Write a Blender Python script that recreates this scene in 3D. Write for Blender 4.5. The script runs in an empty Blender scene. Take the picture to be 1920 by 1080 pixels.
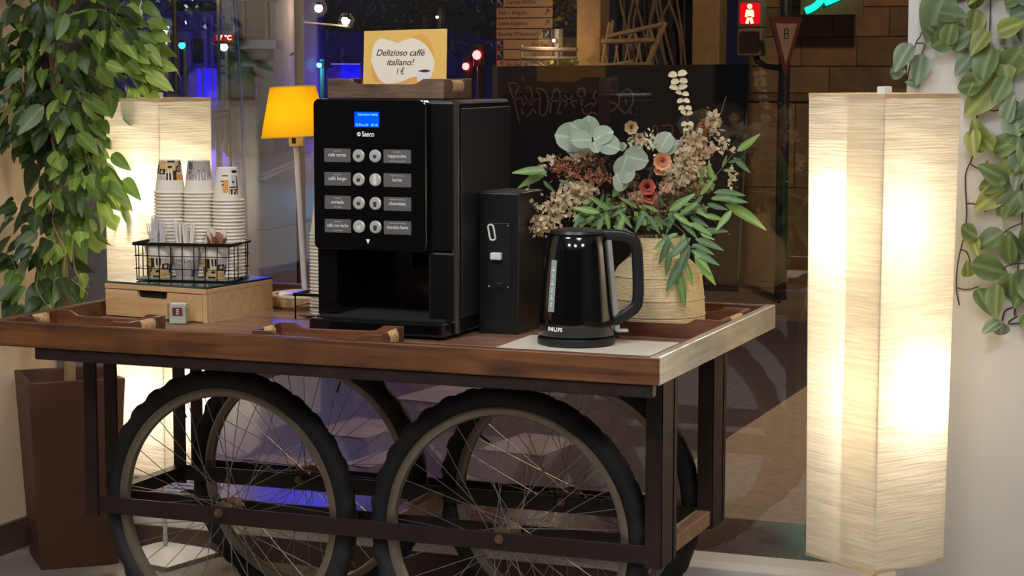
import bpy, bmesh, math, random
from mathutils import Vector, Matrix
random.seed(7)
PI = math.pi
SC = bpy.context.scene
COL = SC.collection

# ------------------------------------------------------------------ camera, world, exposure
CAM = Vector((1.1521, -3.7847, 1.372))
YAW, PITCH, ROLL = .3703, .1099, .0015
fw = Vector((-math.sin(YAW)*math.cos(PITCH), math.cos(YAW)*math.cos(PITCH), -math.sin(PITCH)))
rt = Vector((math.cos(YAW), math.sin(YAW), 0)); up = rt.cross(fw)
rt, up = math.cos(ROLL)*rt + math.sin(ROLL)*up, -math.sin(ROLL)*rt + math.cos(ROLL)*up
cd = bpy.data.cameras.new('camera'); cam = bpy.data.objects.new('camera', cd); COL.objects.link(cam)
m3 = Matrix((rt, up, -fw)).transposed()
cam.matrix_world = Matrix.Translation(CAM) @ m3.to_4x4()
cd.sensor_width = 36; cd.lens = 3728/1920*36; cd.clip_start = .05; cd.clip_end = 400
SC.camera = cam
w = bpy.data.worlds.new('night_sky'); SC.world = w; w.use_nodes = True
w.node_tree.nodes['Background'].inputs[0].default_value = (.012, .011, .022, 1)
w.node_tree.nodes['Background'].inputs[1].default_value = .5
SC.view_settings.view_transform = 'Standard'; SC.view_settings.look = 'None'
SC.view_settings.gamma = 1; SC.view_settings.use_curve_mapping = False
SC.view_settings.exposure = 0.0
PANEL_L = 32.0        # ceiling panels
BULB_W = 1.5         # bulbs of the paper lamps
ST = 1.0             # street lighting factor

# ------------------------------------------------------------------ materials
MATS = {}
def lin(c):
    return tuple(((x/255)/12.92 if x/255 <= .04045 else ((x/255+.055)/1.055)**2.4) for x in c)
def M(name, col, rough=.5, metal=0., spec=.5, coat=0., var=0., vs=(8, 8, 8), bump=0., bs=None, emit=None, es=1., alpha=None, det=4.):
    """principled material; colours are 0-255 sRGB; var = colour grain, bump = fine relief, in object space"""
    if name in MATS: return MATS[name]
    m = bpy.data.materials.new(name); m.use_nodes = True; MATS[name] = m
    nt = m.node_tree; b = nt.nodes['Principled BSDF']; L = nt.links
    c = lin(col)
    b.inputs['Base Color'].default_value = (*c, 1); b.inputs['Roughness'].default_value = rough
    b.inputs['Metallic'].default_value = metal; b.inputs['Specular IOR Level'].default_value = spec
    b.inputs['Coat Weight'].default_value = coat; b.inputs['Coat Roughness'].default_value = .12
    if emit:
        b.inputs['Emission Color'].default_value = (*lin(emit), 1); b.inputs['Emission Strength'].default_value = es
    if alpha is not None: b.inputs['Alpha'].default_value = alpha
    if var or bump:
        tc = nt.nodes.new('ShaderNodeTexCoord'); mp = nt.nodes.new('ShaderNodeMapping'); mp.inputs['Scale'].default_value = vs
        L.new(tc.outputs['Object'], mp.inputs[0])
        n = nt.nodes.new('ShaderNodeTexNoise'); n.inputs['Scale'].default_value = 1; n.inputs['Detail'].default_value = det
        n.inputs['Roughness'].default_value = .65; L.new(mp.outputs[0], n.inputs['Vector'])
        if var:
            r = nt.nodes.new('ShaderNodeValToRGB'); r.color_ramp.elements[0].position = .3; r.color_ramp.elements[1].position = .72
            r.color_ramp.elements[0].color = (*[x*(1-var) for x in c], 1)
            r.color_ramp.elements[1].color = (*[min(1, x*(1+var)) for x in c], 1)
            L.new(n.outputs[0], r.inputs[0]); L.new(r.outputs[0], b.inputs['Base Color'])
        if bump:
            bm_ = nt.nodes.new('ShaderNodeBump'); bm_.inputs['Strength'].default_value = bump; bm_.inputs['Distance'].default_value = .004
            src = n
            if bs:
                mp2 = nt.nodes.new('ShaderNodeMapping'); mp2.inputs['Scale'].default_value = bs; L.new(tc.outputs['Object'], mp2.inputs[0])
                src = nt.nodes.new('ShaderNodeTexNoise'); src.inputs['Scale'].default_value = 1; src.inputs['Detail'].default_value = 3
                L.new(mp2.outputs[0], src.inputs['Vector'])
            L.new(src.outputs[0], bm_.inputs['Height']); L.new(bm_.outputs[0], b.inputs['Normal'])
    return m
def M_emit(name, col, s):
    if name in MATS: return MATS[name]
    m = bpy.data.materials.new(name); m.use_nodes = True; MATS[name] = m
    nt = m.node_tree; nt.nodes.clear(); o = nt.nodes.new('ShaderNodeOutputMaterial'); e = nt.nodes.new('ShaderNodeEmission')
    e.inputs[0].default_value = (*lin(col), 1); e.inputs[1].default_value = s; nt.links.new(e.outputs[0], o.inputs[0]); return m
def M_paper(name, col, trans=.55, wr=1.0):
    """crinkled rice paper: diffuse and translucent, with horizontal crinkles"""
    m = bpy.data.materials.new(name); m.use_nodes = True; MATS[name] = m
    nt = m.node_tree; nt.nodes.clear(); L = nt.links; N = nt.nodes.new
    o = N('ShaderNodeOutputMaterial'); d = N('ShaderNodeBsdfDiffuse'); t = N('ShaderNodeBsdfTranslucent'); mx = N('ShaderNodeMixShader')
    tc = N('ShaderNodeTexCoord'); mp = N('ShaderNodeMapping'); mp.inputs['Scale'].default_value = (7, 7, 190); L.new(tc.outputs['Object'], mp.inputs[0])
    n = N('ShaderNodeTexNoise'); n.inputs['Scale'].default_value = 1; n.inputs['Detail'].default_value = 5; n.inputs['Distortion'].default_value = .8
    L.new(mp.outputs[0], n.inputs['Vector'])
    bp_ = N('ShaderNodeBump'); bp_.inputs['Strength'].default_value = .8*wr; bp_.inputs['Distance'].default_value = .004
    L.new(n.outputs[0], bp_.inputs['Height']); L.new(bp_.outputs[0], d.inputs['Normal']); L.new(bp_.outputs[0], t.inputs['Normal'])
    r = N('ShaderNodeValToRGB'); c = lin(col)
    r.color_ramp.elements[0].position = .33; r.color_ramp.elements[1].position = .6
    r.color_ramp.elements[0].color = (*[x*(1-.18*wr) for x in c], 1); r.color_ramp.elements[1].color = (*c, 1)
    L.new(n.outputs[0], r.inputs[0]); L.new(r.outputs[0], d.inputs[0]); L.new(r.outputs[0], t.inputs[0])
    mx.inputs[0].default_value = trans; L.new(d.outputs[0], mx.inputs[1]); L.new(t.outputs[0], mx.inputs[2]); L.new(mx.outputs[0], o.inputs[0])
    return m
def M_glass(name, tint=(1, 1, 1), f0=.04, rough=0.):
    """clear pane: mirror reflection by Schlick's law over plain transparency"""
    m = bpy.data.materials.new(name); m.use_nodes = True; MATS[name] = m
    nt = m.node_tree; nt.nodes.clear(); L = nt.links; N = nt.nodes.new
    o = N('ShaderNodeOutputMaterial'); g = N('ShaderNodeBsdfGlossy'); g.inputs['Roughness'].default_value = rough
    t = N('ShaderNodeBsdfTransparent'); t.inputs[0].default_value = (*tint, 1); mx = N('ShaderNodeMixShader')
    ge = N('ShaderNodeNewGeometry'); dt = N('ShaderNodeVectorMath'); dt.operation = 'DOT_PRODUCT'
    L.new(ge.outputs['Incoming'], dt.inputs[0]); L.new(ge.outputs['Normal'], dt.inputs[1])
    def mt(op, a, b_=None):
        x = N('ShaderNodeMath'); x.operation = op
        for i, v in enumerate((a, b_)):
            if v is None: continue
            if isinstance(v, (int, float)): x.inputs[i].default_value = v
            else: L.new(v, x.inputs[i])
        return x.outputs[0]
    ab = mt('ABSOLUTE', dt.outputs['Value']); p5 = mt('POWER', mt('SUBTRACT', 1, ab), 5)
    fac = mt('ADD', mt('MULTIPLY', p5, 1-f0), f0)
    L.new(fac, mx.inputs[0]); L.new(t.outputs[0], mx.inputs[1]); L.new(g.outputs[0], mx.inputs[2]); L.new(mx.outputs[0], o.inputs[0])
    return m
def M_leaf(name, col, rough=.45, trans=.25, var=.25, margin=False):
    m = bpy.data.materials.new(name); m.use_nodes = True; MATS[name] = m
    nt = m.node_tree; b = nt.nodes['Principled BSDF']; L = nt.links; N = nt.nodes.new; c = lin(col)
    t = N('ShaderNodeBsdfTranslucent'); t.inputs[0].default_value = (*[min(1, x*1.1) for x in c], 1); mx = N('ShaderNodeMixShader'); mx.inputs[0].default_value = trans
    tc = N('ShaderNodeTexCoord'); sx = N('ShaderNodeSeparateXYZ'); L.new(tc.outputs['Object'], sx.inputs[0])
    a = N('ShaderNodeMath'); a.operation = 'ABSOLUTE'; L.new(sx.outputs[0], a.inputs[0])     # pale midrib at x = 0
    oi = N('ShaderNodeObjectInfo'); r = N('ShaderNodeValToRGB')
    r.color_ramp.elements[0].position = .0; r.color_ramp.elements[1].position = .06
    r.color_ramp.elements[0].color = (*[min(1, x*1.5+.03) for x in c], 1); r.color_ramp.elements[1].color = (*c, 1)
    if margin:
        for ps, k in ((.1, .78), (.17, .9), (.3, 1.5)):
            e = r.color_ramp.elements.new(ps); e.color = (*[min(1, x*k) for x in c], 1)
    L.new(a.outputs[0], r.inputs[0])
    h = N('ShaderNodeHueSaturation'); mr = N('ShaderNodeMapRange'); mr.inputs[3].default_value = 1-var; mr.inputs[4].default_value = 1+var
    L.new(oi.outputs['Random'], mr.inputs[0]); L.new(mr.outputs[0], h.inputs['Value']); L.new(r.outputs[0], h.inputs['Color'])
    L.new(h.outputs[0], b.inputs['Base Color']); b.inputs['Roughness'].default_value = rough
    L.new(b.outputs[0], mx.inputs[1]); L.new(t.outputs[0], mx.inputs[2]); L.new(mx.outputs[0], nt.nodes['Material Output'].inputs[0])
    return m

# ------------------------------------------------------------------ mesh helpers
class MB:
    def __init__(s): s.v = []; s.f = []
    def add(s, vs, fs):
        k = len(s.v); s.v += [Vector(p) for p in vs]; s.f += [[i+k for i in f] for f in fs]; return s
    def box(s, x0, y0, z0, x1, y1, z1, M4=None):
        vs = [Vector((x, y, z)) for z in (z0, z1) for y in (y0, y1) for x in (x0, x1)]
        if M4: vs = [M4 @ p for p in vs]
        return s.add(vs, [(0, 2, 3, 1), (4, 5, 7, 6), (0, 1, 5, 4), (2, 6, 7, 3), (0, 4, 6, 2), (1, 3, 7, 5)])
    def prism(s, poly, h0, h1, fn):
        """extrude a 2-D outline between h0 and h1; fn(a, b, h) -> xyz"""
        n = len(poly); vs = [fn(a, b, h0) for a, b in poly] + [fn(a, b, h1) for a, b in poly]
        return s.add(vs, [list(range(n))[::-1], list(range(n, 2*n))] + [(i, (i+1) % n, n+(i+1) % n, n+i) for i in range(n)])
    def lathe(s, prof, n=24, c=(0, 0, 0), caps=True, sx=1., sy=1.):
        k = len(prof); vs = []
        for i in range(n):
            a = 2*PI*i/n
            vs += [(c[0]+r*sx*math.cos(a), c[1]+r*sy*math.sin(a), c[2]+z) for r, z in prof]
        fs = [(i*k+j, ((i+1) % n)*k+j, ((i+1) % n)*k+j+1, i*k+j+1) for i in range(n) for j in range(k-1)]
        if caps:
            if prof[0][0] > 1e-6: fs.append([i*k for i in range(n)][::-1])
            if prof[-1][0] > 1e-6: fs.append([i*k+k-1 for i in range(n)])
        return s.add(vs, fs)
    def tube(s, pts, r, n=6, closed=False, flat=None):
        pts = [Vector(p) for p in pts]; m = len(pts); rs = r if isinstance(r, (list, tuple)) else [r]*m
        vs = []; prev = None
        for i, p in enumerate(pts):
            a = pts[i-1] if (i > 0 or closed) else p; b = pts[(i+1) % m] if (i < m-1 or closed) else p
            t = (b-a).normalized()
            if prev is None:
                prev = t.cross(Vector((0, 0, 1)) if abs(t.z) < .9 else Vector((1, 0, 0))).normalized()
            u = (prev - t*prev.dot(t)).normalized(); prev = u; v = t.cross(u)
            for j in range(n):
                q = 2*PI*(j+.5)/n; vs.append(p + rs[i]*(math.cos(q)*u + math.sin(q)*v))
        fs = [(i*n+j, i*n+(j+1) % n, ((i+1) % m)*n+(j+1) % n, ((i+1) % m)*n+j) for i in range(m if closed else m-1) for j in range(n)]
        if not closed: fs += [list(range(n))[::-1], [(m-1)*n+j for j in range(n)]]
        return s.add(vs, fs)
    def mesh(s, name, mat, smooth=False, bevel=0., seg=2, ang=35):
        me = bpy.data.meshes.new(name); me.from_pydata([tuple(p) for p in s.v], [], s.f)
        b = bmesh.new(); b.from_mesh(me)
        bmesh.ops.recalc_face_normals(b, faces=b.faces)
        if bevel:
            ed = [e for e in b.edges if len(e.link_faces) == 2 and e.calc_face_angle(0) > math.radians(30)]
            bmesh.ops.bevel(b, geom=ed, offset=bevel, segments=seg, affect='EDGES', profile=.5)
        if smooth:
            for f in b.faces: f.smooth = True
            for e in b.edges:
                if len(e.link_faces) == 2 and e.calc_face_angle(0) > math.radians(ang): e.smooth = False
        b.to_mesh(me); b.free()
        if mat: me.materials.append(mat)
        return me
    def build(s, name, mat, parent=None, loc=None, rz=0., **kw):
        return link(name, s.mesh(name, mat, **kw), parent, loc, rz)
def link(name, data, parent=None, loc=None, rz=0.):
    o = bpy.data.objects.new(name, data); COL.objects.link(o)
    if parent: o.parent = parent
    if loc is not None: o.location = loc
    if rz: o.rotation_euler = (0, 0, rz)
    return o
def tag(o, label, cat, group=None, kind=None):
    o['label'] = label; o['category'] = cat
    if group: o['group'] = group
    if kind: o['kind'] = kind
    return o
def thing(name, label, cat, loc=(0, 0, 0), rz=0., group=None):
    o = link(name, None, None, loc, rz); o.empty_display_size = .05
    return tag(o, label, cat, group)
def struct(name, mb, mat, label=None, cat=None, **kw):
    o = mb.build(name, mat, **kw); o['kind'] = 'structure'
    if label: o['label'] = label
    if cat: o['category'] = cat
    return o
def rrect(x0, y0, x1, y1, r, n=5):
    out = []
    for cx, cy, a0 in ((x1-r, y1-r, 0), (x0+r, y1-r, 90), (x0+r, y0+r, 180), (x1-r, y0+r, 270)):
        for i in range(n+1):
            a = math.radians(a0+90*i/n); out.append((cx+r*math.cos(a), cy+r*math.sin(a)))
    return out
XZ = lambda a, b, h: (a, h, b)          # outline in x-z, extruded along y
XY = lambda a, b, h: (a, b, h)
YZ = lambda a, b, h: (h, a, b)
def text(s, size, mat, parent, loc, rot=(PI/2, 0, 0), shear=0., align='CENTER', bold=0., name='lettering', width=None, ext=.0002):
    cu = bpy.data.curves.new(name, 'FONT'); cu.body = s; cu.size = size; cu.shear = shear; cu.align_x = align; cu.align_y = 'CENTER'
    cu.extrude = ext; cu.offset = bold; cu.resolution_u = 3
    t = bpy.data.objects.new('tmp', cu); COL.objects.link(t)
    dg = bpy.context.evaluated_depsgraph_get(); me = bpy.data.meshes.new_from_object(t.evaluated_get(dg))
    bpy.data.objects.remove(t); me.name = name; me.materials.clear(); me.materials.append(mat)
    o = link(name, me, parent, loc); o.rotation_euler = rot
    if width:
        xs = [v.co.x for v in me.vertices]
        if xs: o.scale.x = width/max(1e-6, max(xs)-min(xs))
    return o
def ribbon(pts, wd, fn, h):
    """flat painted stroke of width wd along 2-D points"""
    mb = MB(); P = [Vector(p) for p in pts]
    L_, R_ = [], []
    for i, p in enumerate(P):
        t = (P[min(i+1, len(P)-1)] - P[max(i-1, 0)]).normalized(); n = Vector((-t.y, t.x))*wd/2
        L_.append(p+n); R_.append(p-n)
    vs = [fn(q.x, q.y, h) for q in L_] + [fn(q.x, q.y, h) for q in R_]; k = len(P)
    return mb.add(vs, [(i, i+1, k+i+1, k+i) for i in range(k-1)])
def smooth_pts(P, n=6):
    P = [Vector(p) for p in P]; out = []
    for i in range(len(P)-1):
        a, b, c, d = P[max(i-1, 0)], P[i], P[i+1], P[min(i+2, len(P)-1)]
        for j in range(n):
            t = j/n; out.append(.5*((2*b)+(c-a)*t+(2*a-5*b+4*c-d)*t*t+(3*b-a-3*c+d)*t**3))
    return out+[P[-1]]
def leaf_mesh(name, mat, wid=.5, tip=.25, cup=.12, droop=.25, n=5, fat=.42, oval=False):
    """pointed leaf along +y, unit length, midrib at x = 0"""
    mb = MB(); vs = []
    for i in range(n+1):
        t = i/n; wv = wid/2*math.sin(PI*min(1, t**(.72 if fat < .5 else .8)))**.8 if 0 < t < 1 else (0.012)
        if oval: wv = max(.012, wid*math.sqrt(max(0, t*(1-t))))
        z = -droop*t*t
        vs += [(-wv, t, z+cup*wv*1.4), (0, t, z), (wv, t, z+cup*wv*1.4)]
    fs = []
    for i in range(n):
        k = i*3; fs += [(k, k+1, k+4, k+3), (k+1, k+2, k+5, k+4)]
    mb.add(vs, fs); return mb.mesh(name, mat, smooth=True, ang=80)
def orient(o, pos, direction, normal, size):
    y = Vector(direction).normalized(); z = Vector(normal); z = (z - y*z.dot(y))
    if z.length < 1e-4: z = y.orthogonal()
    z.normalize(); x = y.cross(z)
    o.matrix_basis = Matrix.Translation(pos) @ Matrix((x, y, z)).transposed().to_4x4() @ Matrix.Scale(size, 4)
VR = Vector((math.cos(YAW), math.sin(YAW), 0)); VD = Vector((-math.sin(YAW), math.cos(YAW), 0))   # frame in which the plants are sketched

# ------------------------------------------------------------------ the room
WG = M('wall_plaster', (222, 219, 214), .85, var=.04, vs=(3, 3, 3), bump=.05, bs=(120, 120, 120))
WL = M('wall_beige', (226, 205, 176), .85, var=.04, vs=(3, 3, 3), bump=.05, bs=(120, 120, 120))
BR = M('baseboard_brown', (82, 66, 58), .5, var=.15)
TILE = M('floor_tile', (134, 128, 120), .42, var=.12, vs=(5, 5, 5), bump=.05, bs=(60, 60, 60))
GRT = M('grout', (96, 92, 86), .9)
WHITE = M('white_frame', (232, 232, 230), .45)
fl = struct('floor', MB().box(-2.2, -6, -.1, 3.4, 1.1, -.004), GRT, 'grey stone tiled floor under the cart')
tm = MB().box(.002, .002, 0, .448, .448, .008).mesh('floor_tile', TILE, bevel=.0015, seg=1)
for i in range(9):
    for j in range(5):
        link('floor_tile', tm, fl, (-2.2+.45*i, -1.19+.45*j, -.008))
lt_ = MB().box(0, 0, 0, 5.55, 4.8, .008); lt_.build('floor_tile_field', TILE, fl, (-2.2, -6, -.008))
lt_ = MB().box(0, 0, 0, 1.5, 2.25, .008); lt_.build('floor_tile_field', TILE, fl, (1.9, -1.19, -.008))
struct('ceiling', MB().box(-2.4, -6.2, 2.7, 3.6, 1.3, 2.8), M('ceiling_paint', (225, 224, 222), .9), 'white ceiling over the cafe corner')
struct('wall_left', MB().box(-2.4, -.6, 0, -2.2, 1.14, 2.7), WL, 'cream side wall behind the potted ficus')
struct('wall_left_far', MB().box(-2.4, -6, 0, -2.21, -.6, 2.7), M('wall_left_darkened', (52, 44, 40), .6), 'unseen stretch of the side wall, darkened for the window reflection')  # unseen wall darkened to keep its reflection out of the window
struct('wall_back', MB().box(.317, 1.06, 0, 3.4, 1.3, 2.7), WG, 'pale plaster wall behind the trailing vine')
struct('wall_right', MB().box(3.4, -6, 0, 3.6, 1.3, 2.7), M('wall_side_paint', (96, 90, 84), .9), 'unseen side wall, colour darkened to dim reflections')  # colour darkened so glossy things mirror less of it
struct('wall_front', MB().box(-2.4, -6.2, 0, 3.6, -6, 2.7), M('wall_far_paint', (52, 47, 44), .9), 'wall of the room facing the window')  # darkened to cut its haze on the black machine and window
struct('baseboard_left', MB().box(-2.2, -6, 0, -2.185, 1.045, .085), BR, 'brown baseboard along the cream side wall')
struct('baseboard_back', MB().box(-2.2, 1.045, 0, .317, 1.1, .068), BR, 'brown plinth below the shop window')
win = link('window_1', None); win['kind'] = 'structure'; win['label'] = 'large shop window looking onto the street at night'
MB().box(-2.2, 1.05, .068, .317, 1.22, .1).build('window_sill', WHITE, win, bevel=.003)
MB().box(.291, 1.07, .1, .317, 1.18, 2.5).build('window_post', WHITE, win, bevel=.003)
MB().box(-2.2, 1.07, 2.48, .317, 1.18, 2.7).build('window_header', WHITE, win)
MB().box(-2.2, 1.126, .1, .291, 1.134, 2.48).build('pane', M_glass('shop_window_glass', (.97, .98, .98), f0=.1), win)
PANEL = M_emit('panel_diffuser', (250, 250, 252), PANEL_L)
for i, (x, y) in enumerate(((-1.0, -1.3), (.6, -1.3), (-1.0, -3.4), (.6, -3.4), (2.2, -2.4))):
    t = thing('ceiling_panel_light', 'square white LED panel recessed in the ceiling', 'ceiling light', (x, y, 2.7), group='ceiling panel lights')
    MB().box(-.31, -.31, -.02, .31, .31, 0).build('frame', WHITE, t)
    MB().box(-.28, -.28, -.026, .28, .28, -.021).build('diffuser', PANEL, t)

# ------------------------------------------------------------------ outside: terrace, road, sidewalks
ZG = -.5
GRAN = M('granite', (92, 86, 86), .2, var=.95, vs=(75, 75, 75), det=8, bump=.05)
struct('terrace_pavement', MB().box(-6, 1.14, ZG, 4, 2.05, 0), GRAN, 'speckled polished granite ledge outside the window')
pv = struct('pavement_brick', MB().box(-3.1, 1.2, 0, -2.14, 1.97, .003), M('pale_mortar', (190, 190, 195), .8), 'dark brick paving with pale joints outside the window')
bkm = MB().box(0, 0, 0, .1, .046, .006).mesh('brick', M('dark_brick', (38, 38, 46), .3, var=.3, vs=(30, 30, 30)), bevel=.002, seg=1)
for r in range(15):
    for c in range(9):
        link('brick', bkm, pv, (-3.09+c*.106+(.053 if r % 2 else 0), 1.203+r*.051, .003))
ASPH = M('asphalt', (70, 60, 60), .5, var=.3, vs=(40, 40, 40), bump=.2, bs=(150, 150, 150))
struct('road', MB().box(-90, 1, ZG-.2, 60, 140, ZG), ASPH, 'dark asphalt street beyond the window')
SW = M('sidewalk_tan', (158, 140, 118), .75, var=.2, vs=(22, 22, 22), bump=.1)
struct('sidewalk_near', MB().box(-1.4, 2.05, ZG, 5, 8.2, ZG+.03), SW, 'tan sidewalk corner outside the window')
struct('sidewalk_far', MB().box(-7, 10.7, ZG, 8, 14, ZG+.1), M('sidewalk_stone', (120, 104, 90), .7, var=.25), 'kerbed sidewalk in front of the stone building')
ZB = M('road_paint', (150, 138, 142), .6, var=.2, vs=(20, 20, 20))
for i, (x, y, a, b) in enumerate(((-3.3, 5.5, .36, .5), (-3.33, 6.65, .34, .55), (-2.93, 6.65, .22, .26), (-3.2, 4.57, .5, .16), (-2.86, 4.8, .16, .45), (-2.3, 5.4, .36, .5), (-3.4, 7.9, .4, .5))):
    o = MB().box(-a/2, -b/2, 0, a/2, b/2, .004).build('crossing_stripe', ZB, None, (x, y, ZG), rz=-.12)
    tag(o, ('broad road stripe seen beneath the cart beside the first wheel', 'broad road stripe seen between the two front wheels', 'short road stripe seen through the second front wheel', 'thin road stripe just beyond the granite ledge', 'narrow road stripe pointing away from the granite ledge', 'road stripe seen through the wheel nearest the paper lamp', 'farthest road stripe, close below the cart')[i], 'road marking', 'zebra crossing stripes')
def S(u, d, z):     # street frame: d metres down the street, u to the side
    return Vector((CAM.x, CAM.y, 0)) + VD*d + VR*u + Vector((0, 0, z))
def sk(px, py, d):  # sketch units of the street elevation at distance d
    return (px-960)*d/3728, 1.372-(py-128)*d/3728
def SMAT(d):        # local frame at distance d: x to the side, y away, z up
    return Matrix.Translation(S(0, d, 0)) @ Matrix((VR, VD, Vector((0, 0, 1)))).transposed().to_4x4()
def elev(name, mat, px0, py0, px1, py1, d, dep, parent=None, bev=0.):
    (x0, z1), (x1, z0) = sk(px0, py0, d), sk(px1, py1, d)
    z0 = max(z0, ZG)
    mb = MB().box(x0, 0, z0, x1, dep, z1, SMAT(d)); return mb.build(name, mat, parent, bevel=bev)
for i, (a, b) in enumerate((((490, 328), (600, 282)), ((490, 336), (600, 290)), ((490, 430), (600, 408)))):
    p = [S((q[0]-960)*(1.872/(q[1]-128)), 3728*1.872/(q[1]-128), ZG+.004) for q in (a, b)]
    dv = (p[1]-p[0]).normalized().cross(Vector((0, 0, 1)))*.07
    o = MB().add([p[0]-dv, p[1]-dv, p[1]+dv, p[0]+dv, p[0]-dv-Vector((0, 0, .006)), p[1]-dv-Vector((0, 0, .006)), p[1]+dv-Vector((0, 0, .006)), p[0]+dv-Vector((0, 0, .006))], [(0, 1, 2, 3), (4, 5, 6, 7), (0, 1, 5, 4), (1, 2, 6, 5), (2, 3, 7, 6), (3, 0, 4, 7)]).build('lane_line', ZB)
    tag(o, ('upper line of the painted pair beside the yellow lamp', 'lower line of the painted pair beside the yellow lamp', 'single painted line across the road below the pair')[i], 'road marking')

# stone building with separate blocks
STB = M('stone_joint', (76, 56, 36), .9)
sb = thing('stone_building', 'brown stone block building across the street', 'building', (-3.05, 12.42, ZG+.1))
MB().box(0, 0, 0, 7, 1.5, 6.4).build('wall_core', STB, sb)
STN = [M('sandstone_%d' % i, c, .8, var=.3, vs=(7, 7, 7), bump=.25, bs=(30, 30, 30)) for i, c in enumerate(((112, 84, 52), (96, 72, 46), (122, 94, 60)))]
for r, (z0, z1, wd, dp) in enumerate(((0, .79, .8, .02), (.796, 1.5, .62, .02), (1.506, 1.57, 1.6, .05), (1.576, 1.79, .9, .035), (1.796, 2.03, .46, .02), (2.036, 2.27, .46, .02), (2.276, 2.5, .46, .02), (2.506, 2.74, .46, .02), (2.746, 2.98, .46, .02))):
    x = -.2 if r % 2 else 0.; k = 0
    while x < 2.6:
        a = max(0, x); MB().box(a+.003, -dp, z0, x+wd-.003, 0, z1).build('stone_block', STN[(k*7+r*5) % 3], sb, bevel=.006, seg=1); x += wd; k += 1
# dark fence panel with graffiti
FB = M('fence_tarp', (40, 37, 38), .55, var=.25, vs=(4, 4, 4))
fn = thing('fence_panel', 'dark fence panel sprayed with graffiti letters behind the bouquet', 'fence', (-4.97, 11.6, ZG+.1))
MB().add([(0, 0, 0), (2.08, 0, 0), (2.15, 0, 1.81), (0, 0, 1.79), (0, .06, 0), (2.08, .06, 0), (2.15, .06, 1.81), (0, .06, 1.79)], [(0, 1, 2, 3), (4, 5, 6, 7), (0, 1, 5, 4), (1, 2, 6, 5), (2, 3, 7, 6), (3, 0, 4, 7)]).build('panel', FB, fn)
MB().box(-.02, -.02, 0, .02, .05, 1.8).build('edge_post', M('fence_post', (88, 80, 76), .6), fn)
MB().tube([(2.09, -.02, .1), (2.16, -.02, 1.8)], .012).build('edge_post', MATS['fence_post'], fn)
MB().box(.9, -.015, 1.16, 1.0, -.004, 1.7).build('patch', M('fence_patch', (54, 46, 42), .7), fn)
GR = M('graffiti_paint', (104, 92, 82), .7)
strokes = [[(190, 645), (215, 720), (240, 790), (262, 880), (285, 960)], [(190, 645), (250, 650), (262, 660)], [(278, 665), (240, 775), (290, 760), (305, 800), (300, 885), (325, 880)],
           [(330, 690), (322, 740), (350, 790), (420, 885)], [(318, 740), (335, 690), (370, 690), (385, 760), (375, 870), (340, 905)], [(300, 830), (345, 795), (440, 770)],
           [(420, 700), (450, 760), (445, 880), (490, 890), (515, 800), (490, 710), (430, 690), (415, 710)], [(530, 880), (545, 760), (575, 690), (605, 720), (610, 800), (590, 880), (620, 870)], [(520, 790), (640, 775)],
           [(640, 735), (680, 780), (730, 835)], [(715, 730), (680, 785), (645, 830)], [(630, 790), (745, 782)],
           [(800, 760), (755, 740), (760, 695), (800, 690), (805, 740), (780, 790), (800, 830), (860, 800), (870, 860), (820, 885), (790, 860), (800, 820)],
           [(940, 700), (890, 715), (880, 760), (930, 775), (890, 800), (875, 860), (910, 885), (950, 840)], [(1030, 705), (985, 700), (965, 750), (1010, 790), (1060, 810), (1040, 850), (990, 860)],
           [(1130, 695), (1085, 740), (1080, 830), (1130, 870), (1180, 810), (1185, 730), (1150, 690), (1120, 700)], [(1130, 760), (1135, 810)], [(1165, 840), (1170, 880)], [(1215, 825), (1225, 835)], [(1210, 880), (1222, 890)],
           [(1330, 1060), (1360, 960), (1400, 1060)], [(1410, 970), (1490, 965), (1495, 1060)]]
for st in strokes:
    ribbon(smooth_pts([((x/4.154-20)*.0045, 1.79-(y/4.154-125)*.0044) for x, y in st], 5), .016, XZ, -.006).build('graffiti_stroke', GR, fn)
# stone gate posts and what stands between them
PST = M('post_stone', (150, 116, 76), .8, var=.2, vs=(12, 12, 12), bump=.2, bs=(60, 60, 60))
for lab, x0, x1 in (('square tan stone gate post beside the leafy bush', -4.58, -4.36), ('square tan stone gate post beside the red walking signal', -3.55, -3.31)):
    tag(MB().box(x0, 12.5, ZG+.1, x1, 12.75, 3.2).build('gate_post', PST, bevel=.015), lab, 'post')
ig = thing('iron_gate', 'dark iron gate with vertical bars and dry branches between posts', 'gate', (-4.36, 12.7, ZG+.1))
IRN = M('wrought_iron', (44, 38, 44), .5); BRC = M('dry_branch', (104, 84, 64), .8, var=.3, vs=(20, 20, 20))
MB().box(0, .25, 0, .81, .3, 3.4).build('backing_panel', M('gate_back', (34, 26, 24), .8), ig)
for i in range(9): MB().tube([(.06+.09*i, 0, .2), (.06+.09*i, 0, 3.3)], .016).build('bar', IRN, ig)
for i in range(11):
    x = .28+.045*i; pts = smooth_pts([(x, -.05, 1.7), (x+random.uniform(-.12, .0), -.08, 2.1), (min(.78, x+random.uniform(-.2, .05)), -.06, 2.5), (min(.78, x+random.uniform(-.3, .1)), -.05, 3)], 4)
    MB().tube(pts, .011, 5).build('branch', BRC, ig)
lg = thing('stick_railing', 'rustic railing of peeled sticks leaning above the fence', 'railing', (-4.29, 12.25, 1.4))
STK = M('peeled_stick', (150, 124, 92), .8, var=.2, vs=(20, 20, 20))
def stick(a, b, r=.017): MB().tube([(a[0], random.uniform(-.02, .02), a[1]), (b[0], random.uniform(-.02, .02), b[1])], r, 7).build('stick', STK, lg, smooth=True)
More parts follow.
